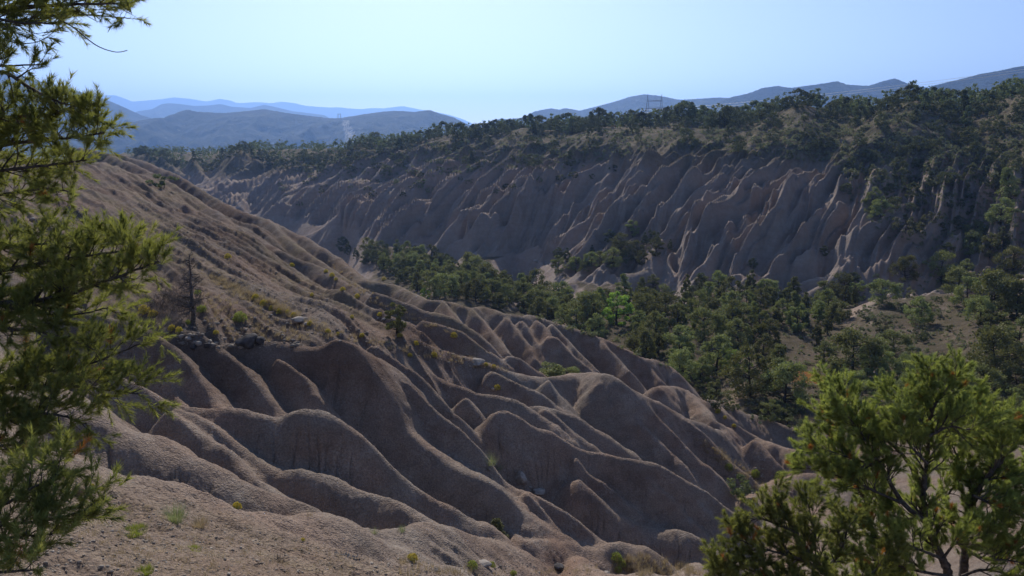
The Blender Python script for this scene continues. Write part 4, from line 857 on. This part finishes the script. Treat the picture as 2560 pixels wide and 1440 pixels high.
RL += [(RT(a, b_), .018, .004, .1, 1.5) for a, b_ in (([(2310,1290),(2260,1300),(2210,1280),(2180,1220)], .1), ([(2356,1397),(2400,1340),(2450,1350),(2500,1320)], -.3), ([(2321,1091),(2380,1060),(2420,1080),(2470,1040)], -.2), ([(2317,1158),(2270,1110),(2250,1060),(2240,1030)], -.3), ([(2416,1380),(2470,1400),(2530,1400),(2600,1420)], -.2), ([(2409,1327),(2370,1290),(2350,1310),(2320,1350)], .2), ([(2433,1239),(2480,1260),(2530,1280),(2590,1290)], -.2), ([(2480,1180),(2510,1130),(2500,1080),(2520,1040)], .1), ([(2330,1500),(2260,1470),(2200,1450),(2140,1440)], -.3))]
grow('pinyon_tree', RL, 'dark trunked pinyon filling the lower right corner with rust tufts', 9, (105, .060, .0021, 2.0), .050, .38, .046, .085, depth=.9, dead=.022, loc=None)
K = 7.5
RL2 = [
 (RT([(2160,1750),(2110,1520),(2064,1432),(2026,1386),(1990,1330),(1960,1280),(1935,1245)]), .05, .005, .35, 1.3),
 (RT([(2064,1432),(2010,1400),(1960,1385),(1900,1370),(1850,1350)], -.1), .02, .004, .15, 1.5),
 (RT([(2026,1386),(2040,1340),(2030,1300),(2020,1260)], .1), .02, .004, .1, 1.5),
 (RT([(1990,1330),(1940,1310),(1890,1290),(1850,1325)], 0), .015, .004, .1, 1.5),
 (RT([(2064,1432),(2100,1380),(2120,1330),(2110,1290)], .3), .02, .004, .1, 1.2),
 (RT([(2110,1520),(2020,1470),(1920,1440),(1830,1410),(1790,1400)], -.2), .02, .004, .2, 1.5),
 (RT([(2110,1520),(2000,1500),(1900,1490),(1790,1450)], -.3), .02, .004, .1, 1.2),
 (RT([(2110,1520),(2160,1450),(2220,1400),(2250,1370)], 0), .02, .004, .1, 1.0)]
grow('pinyon_tree', RL2, 'smaller bright green pinyon top left of the dark trunked one', 10, (100, .052, .0018, 1.8), .042, .30, .040, .075, depth=.9, dead=.012)
# ---------------------------------------------------------------- single small trees on the clay slopes
def at_px(px, py, ymin=6.0, Y=None):
    if Y is not None:
        q = P(px, py, Y); return np.array([q[0], q[1], float(gz(q[0], q[1]))])
    return hit(px, py, ymin)
def solo(px, py, hp, var, w, lab, Y=None, bright=None):
    p = at_px(px, py, Y=Y); zt = P(px, py - hp, p[1])[2]; h = zt - p[2]
    lst = (SHRUBV if var < 0 else NEARV)
    if var < 0:
        e = bpy.data.objects.new('shrub', SHRUBV[-var - 1][0]); COL.objects.link(e); s = h
    else:
        e = bpy.data.objects.new('pinyon_tree', None); COL.objects.link(e); s = h / HT
        for nm, me in zip(('crown', 'trunk'), NEARV[var]):
            o = bpy.data.objects.new(nm, me); COL.objects.link(o); o.parent = e
    e.location = p - np.array([0, 0, .03 * h]); e.scale = (s * w, s * w, s); e.rotation_euler = (0, 0, px)
    e['label'] = lab; e['category'] = 'pinyon pine' if var >= 0 else 'shrub'; e['group'] = 'pinyon pines in view' if var >= 0 else 'shrubs in view'
    return e
solo(992, 832, 82, 4, 1.05, 'lone young pinyon on the stony bench casting a dark shadow')
solo(1240, 1358, 62, 2, 1.5, 'small conical pinyon in the gully between the nearest clay ridges', Y=33)
solo(1370, 950, 46, 6, 1.6, 'pinyon top peeping over the broad middle clay ridge', Y=58)
solo(1420, 955, 40, 3, 1.4, 'second smaller pinyon top behind the broad middle clay ridge', Y=58.5)
solo(1838, 1240, 52, -1, 1.0, 'dark green shrub in the gully left of the big right pinyon')
solo(410, 470, 36, -3, 1.5, 'low green shrub near the top of the left hill')
# dead snag
def snag():
    r = np.random.RandomState(3); p = at_px(483, 800); H = 165 * p[1] / FPX * 1.02; segs = []; ps = [np.array([0, 0, -.2])]
    for i in range(1, 11): ps.append(np.array([.012 * H * i / 10 + r.normal() * .02, r.normal() * .02, H * i / 10]))
    for i in range(10): segs.append((ps[i], ps[i + 1], .13 * (1 - i * .085), .13 * (1 - (i + 1) * .085)))
    br = []; tw = []
    for k in range(64):
        f = r.uniform(.14, .99); i = int(f * 9.99); b0 = ps[i] + (ps[i + 1] - ps[i]) * (f * 10 - i); a = r.uniform(0, 6.28); L = H * (.16 + .27 * (1 - f)) * r.uniform(.4, 1)
        q, d = bend(b0, np.array([math.cos(a), math.sin(a), r.uniform(-.15, .25)]), L, 5, .35, .22, r)
        for j in range(5): br.append((q[j], q[j + 1], .038 * (1 - j * .16) * (1.1 - f * .6), .038 * (1 - (j + 1) * .16) * (1.1 - f * .6)))
        for m in range(9):
            j = r.randint(1, 5); q2, _ = bend(q[j], (q[j] - q[j - 1]) + r.normal(size=3) * L * .16, L * r.uniform(.15, .35), 3, .1, .25, r)
            for j2 in range(3): tw.append((q2[j2], q2[j2 + 1], .012, .008))
    e = bpy.data.objects.new('dead_tree', None); COL.objects.link(e); e.location = p
    mesh_np('trunk', *tubes(segs + br, 7), M_SNAG, e, smooth=True); mesh_np('twigs', *tubes(tw, 3), M_SNAG, e)
    e['label'] = 'leafless dead tree standing on the rocky bench right of the near boughs'; e['category'] = 'dead tree'
M_SNAG = varied('weathered_wood', (.06, .05, .045), (.16, .14, .125), 12, .9, 0, .01)
snag()
def brush_thicket(px, py, w, n, name, lab, mat, Y=None, seed=0, hh=.5):
    """a tangle of bare twigs"""
    r = np.random.RandomState(seed); p = at_px(px, py, Y=Y); W = w * p[1] / FPX; tw = []
    for k in range(n):
        b0 = np.array([r.normal() * W * .25, r.normal() * W * .2, 0]); b0[2] = float(gz(p[0] + b0[0], p[1] + b0[1])) - p[2]
        q, _ = bend(b0, np.array([r.normal() * .5, r.normal() * .5, 1]), W * hh * r.uniform(.4, 1), 4, .1, .25, r)
        for j in range(4): tw.append((q[j], q[j + 1], .007 * (1 - j * .2), .007 * (1 - (j + 1) * .2)))
        for m in range(5):
            j = r.randint(1, 4); q2, _ = bend(q[j], r.normal(size=3) + [0, 0, .4], W * hh * .3 * r.uniform(.4, 1), 2, 0, .3, r)
            for j2 in range(2): tw.append((q2[j2], q2[j2 + 1], .004, .003))
    o = mesh_np(name, *tubes(tw, 3), mat); o.location = p; o['label'] = lab; return o
o = brush_thicket(440, 775, 130, 110, 'shrub', 'leafless grey thicket at the foot of the dead tree, left side', M_SNAG, seed=4, hh=.75); o['category'] = 'shrub'
o = brush_thicket(400, 760, 90, 60, 'shrub', 'dark leafless thicket between the near boughs and the dead tree', M_BARK, seed=5, hh=.7); o['category'] = 'shrub'
o = brush_thicket(1060, 868, 60, 30, 'shrub', 'small bare dark thicket below the lone young pinyon', M_BARK, seed=6, hh=.6); o['category'] = 'shrub'
# ---------------------------------------------------------------- rabbitbrush, tufts, boulders
M_YELLOW = varied('rabbitbrush_bloom', (.38, .32, .06), (.66, .54, .12), 14, .9, .3, tint=(1.1, 1.05, .7))
M_YGREEN = varied('rabbitbrush_green', (.18, .22, .07), (.38, .40, .12), 14, .9, .3)
M_STRAW = varied('straw', (.30, .24, .15), (.50, .42, .28), 6, .9, .3, tint=(1.05, 1.0, .85))
M_TUFTG = varied('pale_sage', (.20, .23, .16), (.34, .37, .28), 9, .9, .3)
def blades(n, h, spread, r, w=.006):
    a = r.uniform(0, 6.28, n); q = r.uniform(0, 1, n) ** .5 * spread * .5; b = np.stack([q * np.cos(a), q * np.sin(a), np.zeros(n)], -1)
    d = np.stack([np.cos(a) * r.uniform(.0, .8, n), np.sin(a) * r.uniform(0, .8, n), np.ones(n)], -1) * (h * r.uniform(.5, 1.1, n))[:, None]
    s = np.stack([-np.sin(a), np.cos(a), 0 * a], -1) * w
    return np.stack([b - s, b + s, b + d], 1).reshape(-1, 3)
RB = []
for i in range(4):
    r = np.random.RandomState(500 + i); C = r.normal(size=(420, 3)); C /= np.linalg.norm(C, axis=1, keepdims=True); C[:, 2] = np.abs(C[:, 2]); C *= (r.uniform(.45, 1, 420) ** .4)[:, None] * [.55, .55, .85]
    LV, LF = leaves(C, .075, r=r); BV = blades(160, .8, .5, r, .008); V = np.concatenate([LV, BV]); nf = len(V) // 3
    mi = np.concatenate([np.zeros(len(LF)), np.ones(len(BV) // 3)])
    RB.append([mesh_only('rabbitbrush', V, np.arange(len(V)).reshape(-1, 3), None, mats=[m_, M_YGREEN], mi=mi) for m_ in (M_YELLOW, M_YGREEN)])
BUSH = []
def bush(px, py, s, green=0, Y=None):
    p = at_px(px, py, Y=Y)
    if p is None: return
    h = s * p[1] / FPX; e = bpy.data.objects.new('rabbitbrush', RB[rng.randint(4)][green]); COL.objects.link(e)
    e.location = p - np.array([0, 0, .05 * h]); e.scale = (h * rng.uniform(.9, 1.3), h * rng.uniform(.9, 1.3), h); e.rotation_euler = (0, 0, rng.uniform(0, 6)); BUSH.append((e, px, py, green))
for b in [(592,1270,24,0),(1030,1400,26,0),(1180,1418,24,1),(1230,1416,20,1),(1283,1436,16,1),(1540,1400,28,1),(1553,1412,22,1),(1545,1428,20,1),(600,800,30,1),(362,783,26,0),(384,790,20,0),(430,825,18,0),(448,830,18,0),(227,568,20,0),(248,572,16,0),(570,645,14,0),(470,808,14,1),
    (730,665,12,0),(1135,842,16,0),(1085,890,15,0),(1040,860,14,0),(893,745,14,0),(857,725,12,0),(1243,972,16,0),(1795,1032,14,0),(1812,1046,10,0),(1835,1066,10,0),(1822,1172,20,1),(1888,1190,24,1),(1950,1196,26,1),(1885,1252,12,0),(775,812,14,0),(780,740,10,0),(700,785,18,0),(680,775,16,0),(660,762,18,0),(720,785,14,0),(735,792,14,0),
    (640,748,18,0),(265,1010,0,0),(757,1352,12,0),(695,1232,0,0),(1222,960,0,0),(495,735,16,1),(505,780,22,1),(540,835,12,0),(820,830,12,0),(845,836,10,0),(905,842,12,0),(950,790,12,0),(880,795,10,0),(1000,842,12,0),(1215,912,10,0),(1235,918,10,0),(1345,905,0,0),(60,1165,0,0),(150,1172,12,0),(230,1215,9,0),(1025,890,10,0),(960,700,10,0),(830,690,12,0),(815,680,10,0),(840,700,9,0)]:
    if b[2]: bush(*b)
# dry grass, one uncountable stuff object
gv = []
def grass_at(poly, n, h, spread, per, seed, w=.006, ymax=120):
    r = np.random.RandomState(seed); xs = [p[0] for p in poly]; ys = [p[1] for p in poly]; c = 0
    for _ in range(n * 20):
        if c >= n: break
        px, py = r.uniform(min(xs), max(xs)), r.uniform(min(ys), max(ys))
        if not inside(px, py, poly): continue
        p = hit(px, py)
        if p is None or p[1] > ymax: continue
        k = r.uniform(.5, 1.2); gv.append(blades(per, h * k, spread * k, r, w) + p); c += 1
grass_at([(500,730),(640,740),(760,790),(900,840),(1000,860),(1180,890),(1300,930),(1180,920),(1000,880),(850,845),(700,855),(560,850),(520,820)], 300, .28, .35, 24, 1, .009)
grass_at([(520,690),(560,700),(760,790),(740,800),(640,760),(560,730)], 160, .38, .4, 30, 2, .009)
grass_at([(820,650),(940,740),(1140,840),(1000,800),(880,730)], 90, .28, .35, 26, 3, .01)
grass_at([(1530,1405),(1600,1385),(1720,1415),(1780,1440),(1540,1440)], 150, .32, .25, 30, 4, .007)
grass_at([(1000,1400),(1100,1420),(1300,1430),(1500,1410),(1520,1440),(1000,1440)], 60, .2, .25, 22, 5)
grass_at([(1730,1090),(1800,1120),(1900,1200),(1950,1250),(1880,1220),(1780,1150)], 160, .25, .4, 22, 6, .009)
grass_at([(1900,1030),(2030,1040),(2040,1070),(1960,1060)], 80, .35, .5, 24, 7, .01)
grass_at([(80,1150),(300,1260),(560,1300),(900,1400),(900,1440),(300,1440),(150,1300)], 380, .07, .16, 16, 8, .003)
grass_at([(280,540),(330,560),(300,600),(180,590),(120,560)], 90, .25, .35, 24, 9, .008)
grass_at([(1930,940),(2040,930),(2060,1000),(1960,1000)], 60, .35, .6, 24, 10, .01)
grass_at([(1650,700),(2100,720),(2400,900),(2100,1000),(1500,850)], 200, .35, .8, 24, 11, .012, 220)
grass_at([(280,440),(500,550),(760,700),(940,800),(700,760),(450,680),(300,600)], 330, .16, .3, 16, 12, .008)
V = np.concatenate(gv); o = mesh_np('dry_grass', V, np.arange(len(V)).reshape(-1, 3), M_STRAW); o['kind'] = 'stuff'; o['label'] = 'straw coloured dry grass on the benches'
def tuft(px, py, s, h, mat, lab, n=260):
    p = at_px(px, py); W = s * p[1] / FPX; r = np.random.RandomState(int(px)); o = mesh_np('grass_tuft', blades(n, W * h, W, r, .003), np.arange(n * 3).reshape(-1, 3), mat); o.location = p
    o['label'] = lab; o['category'] = 'grass tuft'; o['group'] = 'grass tufts on the near slope'
tuft(435, 1300, 60, .75, M_TUFTG, 'pale grey green grass tuft on the near left slope', 500)
tuft(500, 1315, 46, .6, M_STRAW, 'straw coloured grass tuft just right of the grey green one', 300)
tuft(335, 1330, 70, .22, M_YGREEN, 'low yellow green patch of growth below the grey green tuft', 700)
tuft(362, 1432, 46, .4, M_YGREEN, 'yellow green tuft at the bottom edge of the near slope', 400)
tuft(480, 1375, 50, .18, M_YGREEN, 'faint yellowish low patch in the middle of the near slope', 400)
tuft(700, 1400, 40, 1.1, M_SNAG, 'thin dead brown weed stalks at the bottom centre left', 40)
tuft(775, 1290, 26, .9, M_STRAW, 'thin pale dry stalks on the nearest clay ridge', 30)
tuft(585 + 420, 1328, 22, .8, M_TUFTG, 'small grey green tuft behind the bumpy nearest ridge', 150)
tuft(935, 1332, 26, .5, M_TUFTG, 'tiny dull green tuft in the saddle of the nearest ridge', 150)
tuft(1228, 1160, 30, 1.2, M_TUFTG, 'pale green tuft beside the boulder in the middle ravine', 220)
tuft(1247, 1172, 24, .9, M_TUFTG, 'lower green tuft beside the boulder in the middle ravine', 200)
o = brush_thicket(868, 1390, 66, 70, 'dead_branch', 'tangle of blue grey dead twigs lying on the near slope', simple('grey_blue_twigs', (.16, .20, .24)), seed=8, hh=.16); o['category'] = 'dead branch'
def rock_mesh(seed, sub=3, flat=1.0, rough=.22):
    import bmesh
    bm = bmesh.new(); bmesh.ops.create_icosphere(bm, subdivisions=sub, radius=.5); r = np.random.RandomState(seed)
    V = np.array([v.co[:] for v in bm.verts]); F = np.array([[v.index for v in f.verts] for f in bm.faces]); bm.free()
    for k in range(9):          # cleave flat facets
        d = r.normal(size=3); d /= np.linalg.norm(d); c = r.uniform(.26, .40); t = V @ d; V = V - np.where(t > c, t - c, 0)[:, None] * d
    V += V * (rough * .35 * perlin(V[:, 0] * 5 + seed, V[:, 1] * 5 + V[:, 2] * 3.1))[:, None]; V[:, 2] *= flat
    return V, F
M_ROCK = varied('pale_rock', (.22, .19, .17), (.42, .38, .34), 5, .9, 0, .03); M_DROCK = varied('dark_rock', (.035, .033, .035), (.12, .11, .11), 4, .85, 0, .04); M_BROCK = varied('brown_rock', (.13, .09, .07), (.26, .19, .15), 6, .9, 0, .03)
for i, (px, py, w, fl, mat, lab, Y) in enumerate([(1303,1200,40,.85,M_ROCK,'large pale grey boulder lodged in the middle ravine',None),(1345,1232,40,.45,M_ROCK,'flat grey boulder just below the large pale one in the ravine',None),(618,862,62,.75,M_DROCK,'big dark boulder on the edge of the stony bench',None),(652,856,30,.7,M_DROCK,'smaller dark boulder leaning right of the big dark one',None),
    (748,808,50,.4,M_ROCK,'pale flat slab on the grassy bench below the dead tree',None),(768,812,24,.4,M_ROCK,'small pale slab at the right end of the bench slab',None),(1192,906,44,.35,M_ROCK,'white flat slab lying along the bench left of the pinyon tops',None),(946,800,12,.7,M_ROCK,'left of two pale stones by the lone young pinyon',None),(960,802,12,.7,M_ROCK,'right of two pale stones by the lone young pinyon',None),
    (1235,975,18,.7,M_ROCK,'pale stone beside a yellow bush in the dark side gully',None),(82,555,22,.6,M_ROCK,'grey stone among the rubble on the left hillside',None),(1395,1420,34,.5,M_DROCK,'dark flat stone under the end of the clay ridge at bottom centre',None),(1210,1412,44,.35,M_ROCK,'pale reddish slab between two green bushes at bottom centre',None),(195,1235,40,.8,M_BROCK,'crumbling brown clod on the near left slope',None),
    (1092,1428,28,.3,M_DROCK,'dark thin slab at the bottom centre left',None),(520,868,26,.6,M_DROCK,'dark stone on the bench left of the big dark boulder',None),(470,852,20,.7,M_ROCK,'pale stone under the snag beside the dark rubble',None),(484,870,22,.7,M_DROCK,'grey stone in the dark rubble under the snag',None),(555,720,10,.5,M_ROCK,'narrow pale stone right of the dead tree',None),
    (1518,1432,20,.4,M_ROCK,'small stone left of the straw grass at bottom centre',None),(230,560,14,.5,M_ROCK,'small white stone high on the left hillside',None),(2190,938,26,.5,M_ROCK,'white rock on the valley floor under dark trees',None),(1340,655,16,.6,M_ROCK,'pale rock at the foot of the far wall',None)]):
    p = at_px(px, py, Y=Y) if px != 2190 else hit(px, py, 60)
    if p is None: print('rock miss', px); continue
    W = w * p[1] / FPX; V_, F_ = rock_mesh(i + 20, 3, fl); o = mesh_np('boulder' if w > 28 else 'stone', V_, F_, mat); o.location = p + np.array([0, 0, W * fl * .22]); o.scale = (W, W, W); o.rotation_euler = (rng.normal() * .1, rng.normal() * .1, rng.uniform(0, 6))
    o['label'] = lab; o['category'] = 'boulder' if w > 28 else 'stone'
M_ROCK2 = varied('mixed_rubble', (.10, .08, .07), (.42, .37, .31), 2.2, .95, 0, .02, (.3, .7))
# loose rubble, one uncountable stuff object
rv = []; rf = []; off = 0; RM = [rock_mesh(700 + i, 1, .6) for i in range(6)]
def rubble(poly, n, smin, smax, seed, ymin=6, ymax=130):
    global off
    r = np.random.RandomState(seed); xs = [p[0] for p in poly]; ys = [p[1] for p in poly]; c = 0
    for _ in range(n * 20):
        if c >= n: break
        px, py = r.uniform(min(xs), max(xs)), r.uniform(min(ys), max(ys))
        if not inside(px, py, poly): continue
        p = hit(px, py, ymin)
        if p is None or p[1] > ymax: continue
        V_, F_ = RM[r.randint(6)]; s = smin * (smax / smin) ** (r.uniform(0, 1) ** 2.5); a = r.uniform(0, 6.28); M = np.array([[math.cos(a), -math.sin(a), 0], [math.sin(a), math.cos(a), 0], [0, 0, 1]])
        rv.append((V_ * s * [1.3, .9, 1]) @ M.T + p); rf.append(F_ + off); off += len(V_); c += 1
rubble([(400,830),(520,790),(640,800),(760,860),(700,870),(560,870),(450,860)], 420, .06, .45, 1)
rubble([(560,700),(760,790),(950,840),(1200,890),(1350,935),(1200,920),(950,880),(800,840),(640,800)], 420, .05, .32, 2)
rubble([(40,520),(200,520),(300,590),(260,610),(60,590)], 200, .08, .4, 3)
rubble([(60,1160),(400,1270),(900,1390),(1000,1440),(0,1440)], 2600, .008, .08, 4)
rubble([(480,650),(900,830),(940,840),(520,680)], 160, .05, .25, 5)
rubble([(900,1390),(1200,1410),(1500,1400),(1520,1440),(950,1440)], 320, .02, .16, 6)
rubble([(300,430),(640,640),(900,800),(800,790),(500,640),(260,480)], 220, .05, .28, 7)
rubble([(1180,1150),(1320,1180),(1380,1240),(1330,1230),(1220,1180)], 60, .05, .3, 12)
rubble([(1850,1150),(1990,1190),(2000,1230),(1880,1260)], 120, .06, .3, 8)
rubble([(1900,940),(2300,800),(2450,850),(2300,950),(2000,1000)], 160, .1, .5, 9)
rubble([(280,430),(500,540),(760,700),(950,800),(880,830),(640,740),(420,700),(300,600)], 1500, .035, .16, 21)
rubble([(840,900),(1200,950),(1700,1080),(1950,1180),(1800,1170),(1400,1100),(1000,1000)], 500, .03, .14, 22)
o = mesh_np('rubble', np.concatenate(rv), np.concatenate(rf), M_ROCK2 if 'M_ROCK2' in globals() else M_ROCK); o['kind'] = 'stuff'; o['label'] = 'loose stones scattered over the slopes'
# ---------------------------------------------------------------- names for the many: labels from the place each one has
ORD = 'first second third fourth fifth sixth seventh eighth ninth tenth eleventh twelfth thirteenth fourteenth fifteenth sixteenth seventeenth eighteenth nineteenth twentieth'.split()
def ordw(i):
    if i < 20: return ORD[i]
    t = ['twenty', 'thirty', 'forty', 'fifty', 'sixty', 'seventy', 'eighty', 'ninety'][(i + 1) // 10 - 2]; u = (i + 1) % 10
    return t + '-' + ORD[u - 1] if u else t[:-1] + 'ieth'
def where(zone, px, py):
    if zone == 'rim':
        for x, s in ((620, 'on the skyline rim at the ravine head'), (860, 'on the rim left of the pale clearing'), (1150, 'on the rim right of the pale clearing'), (1320, 'on the rim at the skyline notch'), (1480, 'on the rim right of the skyline notch'), (1610, 'on the rim just left of the pylon'), (1750, 'on the rim just right of the pylon'), (1950, 'on the rim where the wires emerge'), (2120, 'on the rim under the wires'), (2300, 'on the rim under the twin humped mountain'), (2450, 'on the rim before the rightmost mountain')):
            if px < x: return s
        return 'on the rim at the right edge'
    if zone == 'slope':
        row = 'upper' if py < rimy(px) + 45 else ('middle' if py < rimy(px) + 110 else 'lower')
        for x, s in ((950, 'leftmost'), (1200, 'left'), (1400, 'centre left'), (1600, 'centre'), (1780, 'below the pylon'), (1960, 'centre right'), (2120, 'below the wires'), (2280, 'right'), (2430, 'far right')):
            if px < x: break
        else: s = 'right edge'
        return '%s far slope, %s' % (row, s if s[:5] != 'below' else s)
    for x, s in ((1050, 'at the left end'), (1250, 'left of the pale mound'), (1450, 'beside the pale mound'), (1600, 'around the brightest cottonwood'), (1760, 'right of the brightest cottonwood'), (1920, 'around the lower cottonwood'), (2080, 'left of the bare knoll'), (2240, 'on the bare knoll'), (2400, 'right of the bare knoll')):
        if px < x: break
    else: s = 'at the right edge'
    row = 'back' if py < 700 + max(0, px - 1500) * .08 else ('middle' if py < 850 else 'front')
    return 'in the valley %s, %s row' % (s, row)
pin = [t for t in THINGS if t[1] in ('near', 'far')]; pin.sort(key=lambda t: -t[5] / math.hypot(t[0].location.x, t[0].location.y))
n_solo = 7; keep, rest = pin[:300 - n_solo], pin[300 - n_solo:]
Vs = []
for t in rest:
    e = t[0]; ms = [e.data] if e.data else [c.data for c in e.children]
    M = np.array(__import__('mathutils').Matrix.LocRotScale(e.location, e.rotation_euler, e.scale))
    for me in ms:
        if me.name.startswith('trunk'): continue
        v = np.empty(len(me.vertices) * 3, np.float32); me.vertices.foreach_get('co', v); v = v.reshape(-1, 3); k = sum(1 for p_ in [0]) and int((len(v) // 3) * 3)
        nl = 1900 * 3 if len(v) < 12000 else len(v)
        v = v[:nl]; Vs.append(v @ M[:3, :3].T + M[:3, 3])
    for c in list(e.children): bpy.data.objects.remove(c)
    bpy.data.objects.remove(e)
V = np.concatenate(Vs); o = mesh_np('woodland', V, np.arange(len(V)).reshape(-1, 3), M_FAR); o['kind'] = 'stuff'; o['label'] = 'smaller pinyons crowding the far slope and its rim'
cells = {}
for t in keep + [t for t in THINGS if t[1] in ('shrub', 'sage', 'bright')]:
    k = 'pinyon' if t[1] in ('near', 'far') else ('cottonwood' if t[1] == 'bright' else 'shrub'); tone = t[1] == 'sage'; cells.setdefault((k, tone, where(t[4], t[2], t[3])), []).append(t)
for (k, tone, wh), l in cells.items():
    l.sort(key=lambda t: t[2])
    for i, t in enumerate(l):
        e = t[0]; tail = '' if len(l) == 1 else ', %s from left' % ordw(i)
        adj = {'pinyon': 'dark green pinyon', 'cottonwood': 'bright lime green cottonwood', 'shrub': 'low pale shrub' if t[1] == 'sage' else 'low green shrub'}[k]
        e['label'] = adj + ' ' + ('on the ' if wh[:5] in ('upper', 'middl', 'lower') else '') + wh + tail
        e['category'] = {'pinyon': 'pinyon pine', 'cottonwood': 'cottonwood', 'shrub': 'shrub'}[k]; e['group'] = {'pinyon': 'pinyon pines in view', 'cottonwood': 'bright green trees in the valley', 'shrub': 'shrubs in view'}[k]
bc = {}
def bwhere(px, py):
    if py > 1380: return 'at the bottom centre' if px < 1400 else 'by the straw grass at bottom'
    if py > 1140: return 'on the near slope' if px < 900 else 'in the lower right gully'
    if px < 300 and py < 620: return 'high on the left hillside'
    if px > 1700: return 'on the far right clay ridges'
    if px < 560: return 'around the foot of the dead tree'
    if px < 800: return 'on the grassy bench right of the snag'
    if px < 1010: return 'on the bench near the lone pinyon'
    return 'below the lone young pinyon'
for e, px, py, g in BUSH: bc.setdefault((g, bwhere(px, py)), []).append((px, e))
for (g, wh), l in bc.items():
    l.sort(key=lambda t: t[0])
    for i, (px, e) in enumerate(l):
        e['label'] = ('yellow green' if g else 'yellow flowering') + ' rabbitbrush ' + wh + ('' if len(l) == 1 else ', %s from left' % ordw(i)); e['category'] = 'rabbitbrush'; e['group'] = 'rabbitbrush dotted over the slopes'
